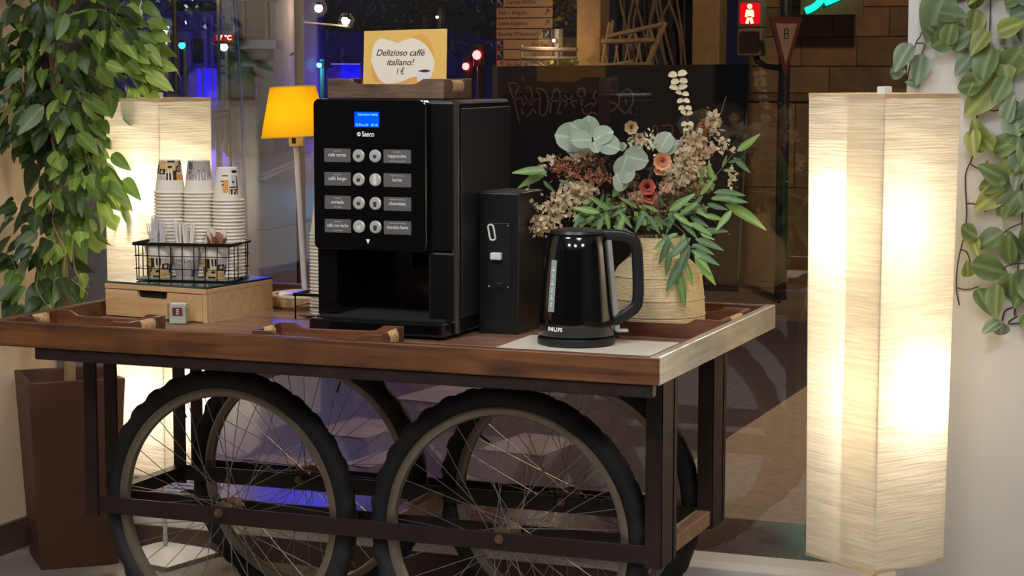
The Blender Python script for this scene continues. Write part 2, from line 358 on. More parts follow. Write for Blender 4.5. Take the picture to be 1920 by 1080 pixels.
stick((.03, .2), (.5, .21), .022); stick((0, .0), (.47, .01), .02); stick((.07, .24), (.56, .34), .02); stick((.03, .0), (.1, .36)); stick((.43, 0), (.58, .36), .024); stick((.1, .2), (.13, .38), .012)
for i in range(8): stick((.08+.05*i, 0), (.08+.05*i+(.04 if i % 2 else -.035), .2), .009)
for i in range(5): stick((.2+.07*i, .22), (.2+.07*i+(.03 if i % 2 else -.03), .27+.014*i), .009)
tag(MB().tube(smooth_pts([(-4.9, 12.2, 1.39), (-4.6, 12.15, 1.37), (-4.2, 12.15, 1.385), (-3.95, 12.15, 1.42)], 4), .03, 8).build('log', STK, smooth=True), 'long pale log lying along the top of the fence', 'log')
bn = thing('steel_barrier', 'grey steel barrier frame beside the street sign', 'barrier', (-4.93, 12.1, 1.36))
GST = M('grey_steel', (110, 102, 92), .5, metal=.3)
for a, b, r in (((0, 0, 0), (0, 0, .21), .012), ((.0, 0, .18), (.5, 0, .17), .018), ((0, 0, .1), (.5, 0, .1), .014), ((.33, 0, 0), (.33, 0, .2), .012), ((.1, 0, .1), (.25, 0, 0), .01), ((.06, 0, 0), (.06, 0, .1), .01)):
    MB().tube([a, b], r, 6).build('bar', GST, bn)
sg = thing('direction_sign', 'tan street direction sign with stacked place names and arrows', 'sign', (-5.44, 12.8, ZG+.1))
SGM = M('sign_panel', (178, 138, 100), .6); SGD = M('sign_letter', (66, 44, 34), .6); SGB = M('sign_blue', (34, 32, 66), .5); SGW = M('sign_white', (205, 190, 180), .6)
for x in (.06, .46): MB().tube([(x, .03, 0), (x, .03, 2.6)], .02, 8).build('post', GST, sg)
rows = [(1.77, .075, 'Av. Sant Dalmau', 'l'), (1.855, .082, '', 'l'), (1.945, .082, 'Riu Ter', 'r2'), (2.035, .085, "Escola d'Hostaleria", 'r'), (2.128, .085, 'Santa Eugènia', 'ra'), (2.222, .085, 'Salt - Anglès', 'ra'), (2.315, .085, "Carrer d'Olot", 'l')]
for z, h, s_, k in rows:
    p = MB().box(0, 0, z, .53, .02, z+h).build('sign_blade', SGM, sg, bevel=.004, seg=1)
    if k in ('l', 'r2'): MB().box(.006, -.003, z+.004, .068, 0, z+h-.004).build('blue_field', SGB if z > 1.8 else M('sign_red', (170, 80, 60), .6), p)
    if k == 'r': MB().box(.44, -.003, z+.004, .52, 0, z+h-.004).build('blue_field', SGB, p)
    if s_: text(s_, .05, SGD, p, (.1 if k == 'l' else (.34 if k == 'r2' else .02), -.004, z+h*.5), align='LEFT', width=min(.42, len(s_)*.021))
    ar = ribbon([(0, 0), (.03, .03)], .008, XZ, 0); q = .035
    if k != 'x':
        cx = .037 if k in ('l', 'r2') else .48; sgn = -1 if k in ('l', 'r2') else 1; mt_ = SGW if k in ('l', 'r2', 'r') else SGD
        for pp in ([(-.018*sgn, -.022), (.018*sgn, .022)], [(-.006*sgn, .024), (.02*sgn, .024)], [(.02*sgn, -.004), (.02*sgn, .026)]):
            ribbon([(cx+a, z+h/2+b) for a, b in pp], .007, XZ, -.006).build('arrow_stroke', mt_, p)
# bushes and trees outside
def foliage(name, mat, blobs, n, size, parent):
    mb = MB()
    for i in range(n):
        c, r = random.choice(blobs); v = Vector((random.gauss(0, .5), random.gauss(0, .5), random.gauss(0, .5)))
        p = Vector(c)+Vector((v.x*r[0], v.y*r[1], v.z*r[2])); a = Vector((random.uniform(-1, 1), random.uniform(-1, 1), random.uniform(-1, .6))).normalized()
        b = a.orthogonal().normalized(); b.rotate(Matrix.Rotation(random.uniform(0, 6.28), 3, a)); s_ = size*random.uniform(.7, 1.3)
        mb.add([p, p+a*s_*.5+b*s_*.28, p+a*s_, p+a*s_*.5-b*s_*.28], [(0, 1, 2, 3)])
    o = mb.build(name, mat, parent); o['kind'] = 'stuff'; return o
LFB = M_leaf('bush_leaf', (128, 134, 44), .5, .2); LFD = M_leaf('dark_tree_leaf', (40, 42, 36), .6, .1)
b1 = thing('leafy_bush', 'lit green leafy bush beside the direction sign', 'bush', (-4.72, 12.95, ZG+.1))
foliage('foliage', LFB, [((.0, .1, 2.2), (.2, .2, .3)), ((-.05, .1, 2.5), (.2, .2, .3)), ((.1, -.75, 1.82), (.12, .1, .05))], 420, .06, b1); MB().tube([(0, 0, 0), (0, 0, 2.1)], .02).build('stem', BRC, b1)
b2 = thing('red_lit_bush', 'leafy bush around the two red traffic lights', 'bush', (-5.42, 14.1, ZG+.1))
foliage('foliage', LFB, [((-.05, 0, 2.0), (.16, .2, .2)), ((.1, 0, 2.3), (.16, .2, .2)), ((0, -.2, 1.8), (.2, .2, .2)), ((.1, 0, 2.55), (.1, .1, .1))], 420, .06, b2); MB().tube([(0, 0, 0), (0, 0, 2.1)], .02).build('stem', BRC, b2)
for i, (u, d, z, ru, rz_, lab) in enumerate(((-1.75, 40, 2.9, 1.5, 1.4, 'dark tree crown above the yellow card'), (-.1, 31, 3.0, .8, 1.2, 'dark tree behind the direction sign and bushes'), (-7.5, 40, 4.0, 2.2, 1.6, 'dark tree high between the far street buildings'))):
    t = thing('street_tree', lab, 'tree', S(u, d, ZG)); foliage('foliage', LFD, [((0, 0, z-ZG), (ru, .9, rz_))], 2400, .13, t); MB().tube([(0, 0, 0), (.05, 0, z-ZG)], .09).build('trunk', BRC, t)

# traffic signals and signs across the road
BLK = M('signal_black', (26, 26, 28), .45); HSG = M('signal_housing', (104, 84, 62), .55)
ps = thing('walking_signal', 'pedestrian signal showing a red standing figure on dark pole', 'traffic light', (-2.44, 11.2, ZG+.1))
MB().tube([(0, 0, 0), (0, 0, 1.9), (-.01, .05, 2.6)], .048, 14).build('pole', BLK, ps, smooth=True)
MB().tube([(0, 0, 1.78), (-.13, -.02, 1.79), (-.2, -.03, 1.83), (-.22, -.03, 1.9)], .024, 8).build('bracket', BLK, ps, smooth=True)
for k, z in enumerate((1.87, 2.085)):
    hs = MB().box(-.345, -.1, z, -.15, .02, z+.21).build('housing', HSG, ps, bevel=.012)
    MB().prism(rrect(-.325, z+.025, -.17, z+.185, .02), -.108, -.1, XZ).build('lens', M('dark_lens', (46, 30, 24), .3) if k == 0 else M_emit('red_lens', (255, 10, 30), 1.1), hs)
fig = MB()
fig.lathe([(0, -.004), (.02, -.004), (.02, .004), (0, .004)], 12)
fig.v = [Vector((p.x-.247, p.z-.112, p.y+2.245)) for p in fig.v]
for a, b, r in (((-.247, 2.22), (-.247, 2.17), .026), ((-.255, 2.16), (-.268, 2.115), .012), ((-.239, 2.16), (-.224, 2.115), .012), ((-.268, 2.215), (-.275, 2.165), .009), ((-.226, 2.215), (-.219, 2.165), .009)):
    fig.tube([(a[0], -.112, a[1]), (b[0], -.112, b[1])], r, 8)
fig.build('standing_figure', M_emit('figure_light', (255, 214, 170), 2.2), ps)
yt = thing('yield_sign', 'triangular red-bordered yield sign seen edge on beside the signal', 'sign', (-2.37, 10.95, ZG+.1), rz=.85)
def tri(s_): return [(-.15*s_, .16*s_), (.15*s_, .16*s_), (0, -.3*s_)]
MB().prism([(a, b+2.0) for a, b in tri(1)], 0, .015, XZ).build('red_border', M('sign_red_border', (84, 36, 30), .5), yt)
MB().prism([(a, b+2.005) for a, b in tri(.66)], -.004, 0, XZ).build('white_field', M('sign_pale', (128, 110, 90), .6), yt)
for a, b in (((-.016, 2.0), (.016, 2.0)), ((-.016, 2.035), (.016, 2.035)), ((-.016, 2.07), (.016, 2.07)), ((-.016, 2.0), (-.016, 2.07)), ((.016, 2.0), (.016, 2.07))):
    ribbon([a, b], .008, XZ, -.006).build('letter_stroke', BLK, yt)
MB().tube([(0, .03, 0), (0, .03, 2.2)], .014).build('post', BLK, yt)
gl = thing('green_neon_sign', 'bright turquoise neon tube sign above the yield sign', 'neon sign', (-2.44, 11.9, 1.85))
GRN = M_emit('turquoise_neon', (30, 255, 205), 1.6)
MB().tube(smooth_pts([(0, 0, -.02), (.08, 0, .02), (.14, 0, .1), (.16, 0, .25)], 4), .028, 10).build('tube', GRN, gl, smooth=True)
MB().tube(smooth_pts([(.15, 0, .05), (.3, 0, .12), (.4, 0, .25)], 4), .035, 10).build('tube', GRN, gl, smooth=True)
MB().box(-.05, .03, -.05, .45, .06, .4).build('backing', STN[1], gl)
rtl = thing('red_traffic_light', 'upper red traffic light shining in the bush', 'traffic light', S(-.31, 18.3, ZG))
z = sk(898, 103, 18.3)[1]-ZG
MB().lathe([(0, -.1), (.07, -.1), (.07, .1), (0, .1)], 16, (0, .06, z)).build('housing', BLK, rtl); MB().lathe([(.001, -.045), (.03, -.03), (.042, 0), (.03, .03), (.001, .045)], 14, (0, -.04, z)).build('lens', M_emit('red_lamp', (255, 90, 90), 9), rtl)
MB().tube([(0, .06, 0), (0, .06, z)], .04).build('pole', BLK, rtl)
rt2 = thing('red_traffic_light', 'lower red traffic light next to the yellow card', 'traffic light', S(-.425, 18.9, ZG))
z2 = sk(876, 124, 18.9)[1]-ZG
MB().lathe([(0, -.1), (.06, -.1), (.06, .1), (0, .1)], 16, (0, .06, z2)).build('housing', BLK, rt2); MB().lathe([(.001, -.035), (.025, -.025), (.034, 0), (.025, .025), (.001, .035)], 14, (0, -.04, z2)).build('lens', MATS['red_lamp'], rt2)
MB().tube([(0, .06, 0), (0, .06, z2)], .04).build('pole', BLK, rt2)
def plight(name, loc, col, power, rad=.1):
    l = bpy.data.lights.new(name, 'POINT'); l.color = lin(col); l.energy = power; l.shadow_soft_size = rad
    o = bpy.data.objects.new(name, l); COL.objects.link(o); o.location = loc; return o
plight('red_glow', S(-.31, 17.9, z+ZG), (255, 20, 40), 2.2*ST, .05)
plight('red_glow', S(-.425, 18.5, z2+ZG), (255, 20, 60), 2*ST, .05)
plight('green_glow', (-2.3, 11.6, 2.05), (40, 255, 200), 1.2*ST, .1)

# far street buildings
PUR = M('facade_violet_lit', (96, 82, 116), .8, var=.3, vs=(1.5, 1.5, 1.5)); DKB = M('facade_dark', (52, 48, 66), .8, var=.3, vs=(1.5, 1.5, 1.5)); BRF = M('facade_brown', (98, 76, 64), .8, var=.25, vs=(2, 2, 2)); GRF = M('facade_grey', (132, 122, 126), .8, var=.2, vs=(2, 2, 2))  # violet facades, pilasters and rail: purple street light put into the colour
NIGHT = M('dark_window', (22, 20, 30), .25); BLU = M_emit('blue_shop_light', (8, 8, 255), 1.0); ORG = M('orange_lamplit_and_cloth', (214, 160, 100), .8)  # orange of lamplit piers is put into the colour; banner cloth shares it
bl = thing('violet_building', 'violet-lit far building behind the paper lamp', 'building', S(-8.4, 52, ZG))
def inv(o, root): o.matrix_parent_inverse = Matrix.Translation(root.location).inverted(); return o
def E_(root, name, mat, *a, **k): return inv(elev(name, mat, *a, parent=root, **k), root)
E_(bl, 'wall', PUR, 200, -60, 432, 330, 52, 6)
for x0, x1, y0, y1 in ((385, 392, 30, 125), (398, 404, 25, 125), (414, 420, 30, 120), (350, 362, 60, 125), (330, 340, 60, 130)): E_(bl, 'pilaster', M('pilaster_violet_lit', (128, 108, 150), .8), x0, y0, x1, y1, 51.85, .2)
for x0, x1, y0, y1 in ((366, 383, 75, 118), (405, 413, 72, 118), (342, 349, 90, 140)): E_(bl, 'window', NIGHT, x0, y0, x1, y1, 51.9, .15)
E_(bl, 'cornice', PUR, 320, 22, 436, 30, 51.4, .6); E_(bl, 'shop_window', BLU, 372, 128, 412, 184, 51.7, .3); E_(bl, 'shop_window', BLU, 205, 70, 240, 95, 51.7, .3)
for x0, x1 in ((380, 384), (398, 401), (408, 412)): E_(bl, 'shop_mullion', PUR, x0, 125, x1, 186, 51.5, .1)
cb = thing('corner_building', 'grey corner building with brown bay window and arched portal', 'building', S(-6, 44, ZG))
E_(cb, 'wall', GRF, 420, -80, 515, 330, 44.3, 5); E_(cb, 'bay_window', BRF, 438, 4, 510, 76, 43.5, 1); E_(cb, 'ledge', GRF, 428, 76, 520, 92, 43.2, 1.2); E_(cb, 'ledge', GRF, 430, -6, 516, 3, 43.2, 1.2)
for x0, x1 in ((440, 446), (458, 462), (500, 505)): E_(cb, 'window_bar', M('bay_bar', (128, 96, 80), .7), x0, 4, x1, 74, 43.4, .1)
E_(cb, 'shutter', M('bay_red', (92, 36, 36), .7), 464, 56, 498, 70, 43.4, .1); E_(cb, 'shutter', NIGHT, 440, 22, 449, 62, 43.4, .1)
E_(cb, 'portal', NIGHT, 432, 125, 478, 188, 44.0, .4)
E_(cb, 'portal', M('portal_shade', (70, 66, 74), .8), 414, 97, 500, 110, 43.8, .5)
for k in range(6): E_(cb, 'stone_course', GRF, 413, 112+13*k, 431, 123+13*k, 43.9, .4)
E_(cb, 'post', M('violet_post', (96, 78, 110), .7), 481, 145, 487, 186, 43.3, .2)
mb_ = thing('violet_street_front', 'violet and orange lit house front behind the yellow lamp', 'building', S(-5, 56, ZG))
E_(mb_, 'wall', DKB, 510, -80, 572, 330, 56, 6)
for x0 in (516, 524, 532, 540): E_(mb_, 'pilaster', MATS['pilaster_violet_lit'], x0, 15, x0+4, 80, 55.8, .3)
for x0, x1, m_ in ((548, 551, MATS['pilaster_violet_lit']), (552, 557, ORG), (558, 563, ORG)): E_(mb_, 'lit_pier', m_, x0, 20, x1, 92+(x1-548), 55.6, .5)
E_(mb_, 'balcony', ORG, 560, 38, 574, 44, 55.3, .7)
E_(mb_, 'awning', M('awning_navy', (30, 24, 60), .8), 512, 78, 566, 108, 54.8, 1.2)
E_(mb_, 'shop_window', BLU, 512, 110, 534, 186, 55.7, .2); E_(mb_, 'shop_window', M_emit('dim_blue_shop', (30, 12, 150), .5), 536, 112, 560, 186, 55.8, .2)
for x0 in (498, 503, 520, 529): E_(mb_, 'mullion', PUR, x0, 108, x0+2, 188, 55.5, .1)
E_(mb_, 'shop_sign', M_emit('white_sign', (190, 240, 255), 1.6), 538, 136, 547, 144, 55.5, .1); E_(mb_, 'shop_sign', M_emit('amber_sign', (255, 190, 150), .7), 553, 125, 557, 140, 55.5, .1)
dm = thing('dark_street_block', 'dark blue building block with glowing blue shopfront beside the card', 'building', S(-4, 64, ZG))
E_(dm, 'wall', M('facade_navy', (36, 32, 60), .8, var=.3, vs=(1, 1, 1)), 575, 60, 990, 330, 64, 6); E_(dm, 'upper_wall', M('facade_black', (38, 32, 38), .8), 570, -80, 930, 60, 66, 6)
E_(dm, 'shop_window', BLU, 640, 122, 676, 148, 63.7, .2); E_(dm, 'shop_window', MATS['dim_blue_shop'], 624, 118, 690, 152, 63.8, .15)
for x0, x1, y0, y1 in ((596, 602, 56, 100), (612, 618, 56, 78), (640, 646, 90, 120)): E_(dm, 'lit_recess', M('recess_tan', (116, 100, 92), .8), x0, y0, x1, y1, 63.8, .2)
for x0 in (566, 580, 606): E_(dm, 'pilaster', M('navy_pilaster', (48, 34, 110), .8), x0, 108, x0+3, 186, 63.5, .2)
E_(dm, 'garland', M_emit('garland_light', (150, 130, 255), .8), 622, 119, 676, 121, 63.4, .1)
# lamps along the street
LMP = M_emit('street_lamp_glow', (255, 246, 226), 14)
def bulb(px, py, d, rpx, lab, mat=LMP, pole=True, name='street_lamp', poleto=None, cat='street lamp'):
    x, z = sk(px, py, d); r = rpx*d/3728; t = thing(name, lab, cat, S(x, d, ZG))
    MB().lathe([(.001, -r), (r*.7, -r*.7), (r, 0), (r*.7, r*.7), (.001, r)], 14, (0, 0, z-ZG)).build('lamp_head', mat, t, smooth=True)
    MB().lathe([(0, r*.85), (r*.9, r*.75), (r*.5, r*1.3), (0, r*1.35)], 12, (0, 0, z-ZG)).build('cap', BLK, t)
    if pole: MB().tube([(0, .12, 0), (0, .12, z-ZG+.1)], .045, 8).build('pole', GST, t)
    return S(x, d, z)
p1 = bulb(600, 17, 48, 8, 'round white street lamp, upper of the hanging pair', pole=False); p2 = bulb(650, 40, 48, 8, 'round white street lamp, lower of the hanging pair', pole=False)
tag(MB().tube([S(*[(554-960)*48/3728, 48.1, sk(0, 42, 48)[1]]), S((655-960)*48/3728, 48.2, sk(0, 50, 48)[1])], .025).build('lamp_wire', GST), 'thin wire stretched below the hanging street lamps', 'wire')
p3 = bulb(312, 53, 40, 6, 'cold white street lamp glowing through the ficus', M_emit('cold_lamp', (214, 244, 255), 16))
p4 = bulb(600, 122, 34, 5, 'cyan lamp on a slim post beside the yellow shade', M_emit('cyan_lamp', (90, 220, 255), 7))
p5 = bulb(345, 86, 44, 7, 'small turquoise lamp between the violet pilasters', M_emit('teal_lamp', (60, 220, 230), 2.5))
p6 = bulb(423, 89, 42.6, 8, 'round white lamp below the red temperature display', M_emit('white_globe', (225, 255, 255), 4), name='globe_lamp')
p7 = bulb(820, 33, 22, 3, 'tiny warm lamp above the yellow card', M_emit('warm_dot', (255, 240, 190), 6))
p8 = bulb(1037, 76, 17.1, 3.2, 'small white lamp at the corner of the direction sign', M_emit('white_dot', (255, 250, 235), 6))
p9 = bulb(296, 146, 38, 6, 'small white lamp half hidden by ficus leaves', MATS['white_globe'])
td = thing('temperature_display', 'red LED display reading 17 degrees above the globe lamp', 'display', S((423-960)*42.5/3728, 42.5, sk(0, 72, 42.5)[1]))
td.rotation_euler = (0, 0, YAW)
MB().box(-.2, 0, -.075, .2, .08, .075).build('case', M_emit('led_red', (200, 8, 30), .55), td); text('17 °C', .14, M_emit('led_white', (255, 225, 225), 2.5), td, (0, -.01, 0), bold=.004)
og = thing('orange_banner', 'orange vertical banner on a pole beside the ficus', 'banner', S(-6.6, 38, ZG)); E_(og, 'cloth', ORG, 302, 96, 318, 140, 38, .05); E_(og, 'pole', GST, 318, 60, 321, 300, 38, .05)
x, z = sk(443, -20, 20); x2, z2_ = sk(455, 190, 20)
tag(MB().tube([S(x, 20, z), S(x2, 20, z2_), S(x2+.03, 20, ZG)], .02, 8).build('blue_pole', M('blue_lit_pole', (60, 110, 220), .3, emit=None)), 'slender blue pole in front of the bay window', 'pole')  # pole colour carries the blue street light falling on it
gr_ = thing('guard_rail', 'low violet-lit guard rail at the far kerb', 'railing', S(0, 26, 0))
for a, b in (((384, 214), (432, 206)), ((384, 224), (432, 216)), ((384, 212), (384, 396)), ((408, 209), (408, 396)), ((432, 205), (432, 396))):
    q = [S(sk(*p, 26)[0], 26, sk(*p, 26)[1]) for p in (a, b)]; inv(MB().tube(q, .02, 6).build('rail', PUR, gr_), gr_)
cr = thing('parked_car', 'white-lit car partly hidden behind the wooden caddy', 'car', S(-.72, 23, ZG), rz=YAW)
MB().prism([(-.6, .25), (.7, .25), (.72, .75), (.5, .85), (.3, 1.25), (-.4, 1.28), (-.6, .85)], -.7, .7, XZ).build('body', M('car_grey', (90, 86, 100), .3), cr, bevel=.05)
for x in (-.35, .45): MB().lathe([(0, -.1), (.27, -.1), (.27, .1), (0, .1)], 18).build('wheel', BLK, cr, (x, -.65, .27)).rotation_euler = (PI/2, 0, 0)
MB().box(-.35, -.72, .9, .28, -.69, 1.15).build('window', NIGHT, cr); MB().box(-.1, -.74, 1.3, .32, -.6, 1.36).build('light_bar', M_emit('car_light', (220, 240, 255), 3), cr); MB().box(.05, -.75, 1.15, .3, -.69, 1.25).build('light_bar', MATS['car_light'], cr)
# light of the street
bsn = thing('blue_light_sign', 'blue illuminated sign box on a pole above the crossing', 'sign', S(-1.5, 14, ZG), YAW)
MB().tube([(0, .1, 0), (0, .1, 3.0)], .035, 8).build('pole', GST, bsn); MB().box(-.34, -.05, 2.53, .34, .06, 2.97).build('case', BLK, bsn); MB().box(-.32, -.06, 2.55, .32, -.051, 2.95).build('light_face', M_emit('blue_box', (24, 18, 255), 14), bsn)
plight('street_light', p1, (255, 216, 170), 60*ST, .2); plight('street_light', p2, (255, 226, 190), 90*ST, .2); plight('street_light', p3, (200, 230, 255), 260*ST, .2)
plight('street_light', S(-5.4, 36, 3.2), (255, 226, 200), 120*ST, .2)  # fill light added for the corner building, its source unseen
plight('sign_lamp_light', p8+Vector((0, -.25, .02)), (255, 226, 190), 9*ST, .05)
plight('cyan_light', p4+Vector((0, -.3, 0)), (60, 190, 255), 50*ST, .1)
plight('blue_light', S(-7.2, 47, .9), (120, 84, 255), 330*ST, .5); plight('blue_light', S(-4.6, 52, .9), (96, 56, 255), 200*ST, .5); plight('blue_light', S(-4.4, 60, .9), (60, 40, 255), 420*ST, .5)
# unseen street lamp added to light the near sidewalk and stone building
nl = thing('street_lamp', 'added tall street lamp over the crossing, head unseen above the picture', 'street lamp', (-.1, 8.6, ZG))
MB().tube([(0, 0, 0), (0, 0, 4.6), (-.1, -.3, 5), (-.3, -1.1, 5.1)], .05, 8).build('pole', GST, nl); MB().box(-.42, -1.5, 5.06, -.2, -1.0, 5.14).build('lamp_head', LMP, nl)
plight('street_light', (-.4, 7.4, 4.3), (255, 222, 188), 600*ST, .15)
plight('street_light', S(-3.5, 20, 5.5), (226, 200, 214), 200*ST, .2)  # unseen fill light added to brighten the road

# ------------------------------------------------------------------ the cart
def M_wood(name, c0, c1, rough=.45, coat=.25, st=(3, 40, 40), bump=.25):
    m = bpy.data.materials.new(name); m.use_nodes = True; MATS[name] = m
    nt = m.node_tree; b = nt.nodes['Principled BSDF']; L = nt.links; N = nt.nodes.new
    tc = N('ShaderNodeTexCoord'); mp = N('ShaderNodeMapping'); mp.inputs['Scale'].default_value = st; L.new(tc.outputs['Object'], mp.inputs[0])
    n = N('ShaderNodeTexNoise'); n.inputs['Scale'].default_value = 1; n.inputs['Detail'].default_value = 7; n.inputs['Distortion'].default_value = 1.2; L.new(mp.outputs[0], n.inputs['Vector'])
    n2 = N('ShaderNodeTexNoise'); n2.inputs['Scale'].default_value = 9; n2.inputs['Detail'].default_value = 4; L.new(tc.outputs['Object'], n2.inputs['Vector'])
    mx = N('ShaderNodeMix'); mx.data_type = 'FLOAT'; mx.inputs[0].default_value = .4; L.new(n.outputs[0], mx.inputs[2]); L.new(n2.outputs[0], mx.inputs[3])
    r = N('ShaderNodeValToRGB'); r.color_ramp.elements[0].position = .36; r.color_ramp.elements[1].position = .66
    r.color_ramp.elements[0].color = (*lin(c0), 1); r.color_ramp.elements[1].color = (*lin(c1), 1)
    L.new(mx.outputs[0], r.inputs[0]); L.new(r.outputs[0], b.inputs['Base Color'])
    b.inputs['Roughness'].default_value = rough; b.inputs['Coat Weight'].default_value = coat; b.inputs['Coat Roughness'].default_value = .3
    bp_ = N('ShaderNodeBump'); bp_.inputs['Strength'].default_value = bump; bp_.inputs['Distance'].default_value = .003; L.new(n.outputs[0], bp_.inputs['Height']); L.new(bp_.outputs[0], b.inputs['Normal'])
    return m
WD = M_wood('cart_wood', (60, 34, 18), (122, 76, 40)); WDE = M_wood('cart_end_lamplit', (140, 128, 114), (198, 190, 176), rough=.28, coat=.7, st=(40, 3, 40))  # end board paled to carry the paper lamp's reflection
WDT = M_wood('cart_top_lit_wood', (108, 74, 56), (164, 126, 102), rough=.35, coat=.3, st=(2.5, 45, 45))  # plank colour lightened to stand for reflected light
STL = M('cart_steel', (48, 36, 32), .45, metal=.35, var=.35, vs=(14, 14, 14), bump=.1)
RST = M('rusty_steel', (88, 62, 50), .5, metal=.3, var=.3, vs=(30, 30, 30))
TW = .7959; TB = .7385; TL = -1.605; TD = .9719; ZF = .757
cart = thing('serving_cart', 'dark wooden tray cart on four bicycle wheels with steel frame', 'cart', (-.79, .486, 0))
def C(o): o.matrix_parent_inverse = Matrix.Translation((.79, -.486, 0)); return o
C(MB().box(TL, 0, TB, 0, .022, TW).build('front_board', WD, cart, bevel=.003)); C(MB().box(TL, TD-.022, TB, 0, TD, TW).build('back_board', WD, cart, bevel=.003))
C(MB().box(TL, .022, TB, TL+.022, TD-.022, TW).build('end_board', WD, cart, bevel=.003)); C(MB().box(-.022, .001, TB, .001, TD-.001, TW+.001).build('end_board', WDE, cart, bevel=.003))
for i in range(7):
    y0 = .022+i*(TD-.044)/7; C(MB().box(TL+.022, y0+.0012, TB, -.022, y0+(TD-.044)/7-.0012, ZF).build('plank', WDT, cart, bevel=.0015, seg=1))
YS = (.2366, .3244, .6444, .7322); XL, XR = -1.5085, -.064
for y in YS:
    C(MB().box(XL, y, TB-.036, XR, y+.006, TB).build('top_rail', STL, cart)); C(MB().box(XL+.012, y, .308, XR-.01, y+.007, .348).build('lower_rail', STL, cart, bevel=.001, seg=1))
    for x0, x1, s_ in ((XL, XL+.033, 0), (XR-.036, XR, 1)):
        leg = MB().box(x0, y-.003, .3, x1, y+.004, TB)
        leg.box(x1-.005 if s_ else x0, y-.0028, .3, x1 if s_ else x0+.005, y+(.083 if s_ and y in (YS[0], YS[2]) else .026), TB); C(leg.build('leg', STL, cart))
C(MB().box(-1.487, .006, TB-.027, -.016, .034, TB-.0005).build('under_beam', STL, cart, bevel=.002, seg=1))
C(MB().box(XL, .2366, TB-.03, XL+.006, .735, TB).build('cross_rail', STL, cart)); C(MB().box(XR-.006, .2366, TB-.03, XR, .735, TB).build('cross_rail', STL, cart))
C(MB().box(XL+.002, .34, .312, XL+.03, .66, .346).build('cross_bar', STL, cart)); WBR = M_wood('cross_bar_wood', (112, 84, 62), (160, 128, 98))
C(MB().box(-.782, .332, .30, -.745, .643, .336).build('cross_bar', WBR, cart, bevel=.003)); C(MB().box(-.105, .352, .308, -.068, .71, .343).build('cross_bar', WBR, cart, bevel=.003))
# wheels
RUB = M('tyre_rubber', (30, 28, 27), .75, var=.3, vs=(20, 20, 20)); RIMM = M('rim_alloy', (150, 140, 124), .35, metal=.75, var=.15, vs=(6, 6, 6)); HUBM = M('hub_rust', (128, 104, 82), .5, metal=.6, var=.4, vs=(60, 60, 60)); SPK = M('spoke_steel', (160, 154, 146), .4, metal=.8)
tyre = MB(); ns, nr = 132, 12; R0 = .3105
for i in range(ns):
    a = 2*PI*i/ns
    for j in range(nr):
        q = 2*PI*j/nr; rr = .0238; out = math.cos(q)
        if out > .3: rr += (.0024 if ((i//2)+(1 if math.sin(q) > 0 else 0)) % 2 else -.003)
        d = R0+rr*out; tyre.v.append(Vector((d*math.cos(a), rr*math.sin(q)*.95, d*math.sin(a))))
tyre.f = [(i*nr+j, i*nr+(j+1) % nr, ((i+1) % ns)*nr+(j+1) % nr, ((i+1) % ns)*nr+j) for i in range(ns) for j in range(nr)]
tyre_m = tyre.mesh('tyre', RUB, smooth=True, ang=60)
rim = MB(); prof = [(.2905, -.013), (.2905, .013), (.284, .0145), (.272, .010), (.268, 0), (.272, -.010), (.284, -.0145)]
nn = 96
for i in range(nn):
    a = 2*PI*i/nn
    for r, y in prof: rim.v.append(Vector((r*math.cos(a), y, r*math.sin(a))))
k = len(prof); rim.f = [(i*k+j, i*k+(j+1) % k, ((i+1) % nn)*k+(j+1) % k, ((i+1) % nn)*k+j) for i in range(nn) for j in range(k)]
rim_m = rim.mesh('rim', RIMM, smooth=True, ang=40)
hub = MB().lathe([(0, -.044), (.005, -.044), (.005, -.032), (.024, -.031), (.024, -.027), (.012, -.022), (.012, .022), (.024, .027), (.024, .031), (.005, .032), (.005, .044), (0, .044)], 20)
hub.v = [Vector((p.x, p.z, p.y)) for p in hub.v]; hub_m = hub.mesh('hub', HUBM, smooth=True, ang=40)
spo = {}
for sd in (-1, 1):
    for tw in (-1, 1):
        L0 = math.radians(62)*tw
        spo[sd, tw] = MB().tube([(.023*math.cos(L0), .029*sd, .023*math.sin(L0)), (.27, 0, 0)], .0011, 4).mesh('spoke', SPK)
nut_m = MB().lathe([(0, 0), (.011, 0), (.011, .006), (.005, .006), (.005, .014), (0, .014)], 6).mesh('axle_nut', HUBM)
valve_m = MB().lathe([(0, 0), (.003, 0), (.003, .03), (.002, .034), (0, .034)], 8).mesh('valve', BLK)
for wx, wy, ph in ((-1.1458, .2805, 2.05), (-.4378, .2805, .4), (-1.1458, .6883, 1.2), (-.4378, .6883, 2.6)):
    wh = C(link('wheel', None, cart, (wx, wy, .335)))
    for nm, me in (('tyre', tyre_m), ('rim', rim_m), ('hub', hub_m)): link(nm, me, wh)
    for i in range(36):
        o = link('spoke', spo[(-1 if i % 2 else 1), (-1 if (i//2) % 2 else 1)], wh); o.rotation_euler = (0, ph+2*PI*i/36, 0)
    v = link('valve', valve_m, wh); v.rotation_euler = (0, -PI/2-ph-1.9, 0); v.location = (.272*math.cos(ph), 0, .272*math.sin(ph)); v.rotation_euler = (0, -PI/2-ph, 0)
    for y, s_ in ((-.044, 1), (.051, -1)):
        n_ = link('axle_nut', nut_m, wh, (0, y, 0)); n_.rotation_euler = (PI/2*s_, 0, 0)

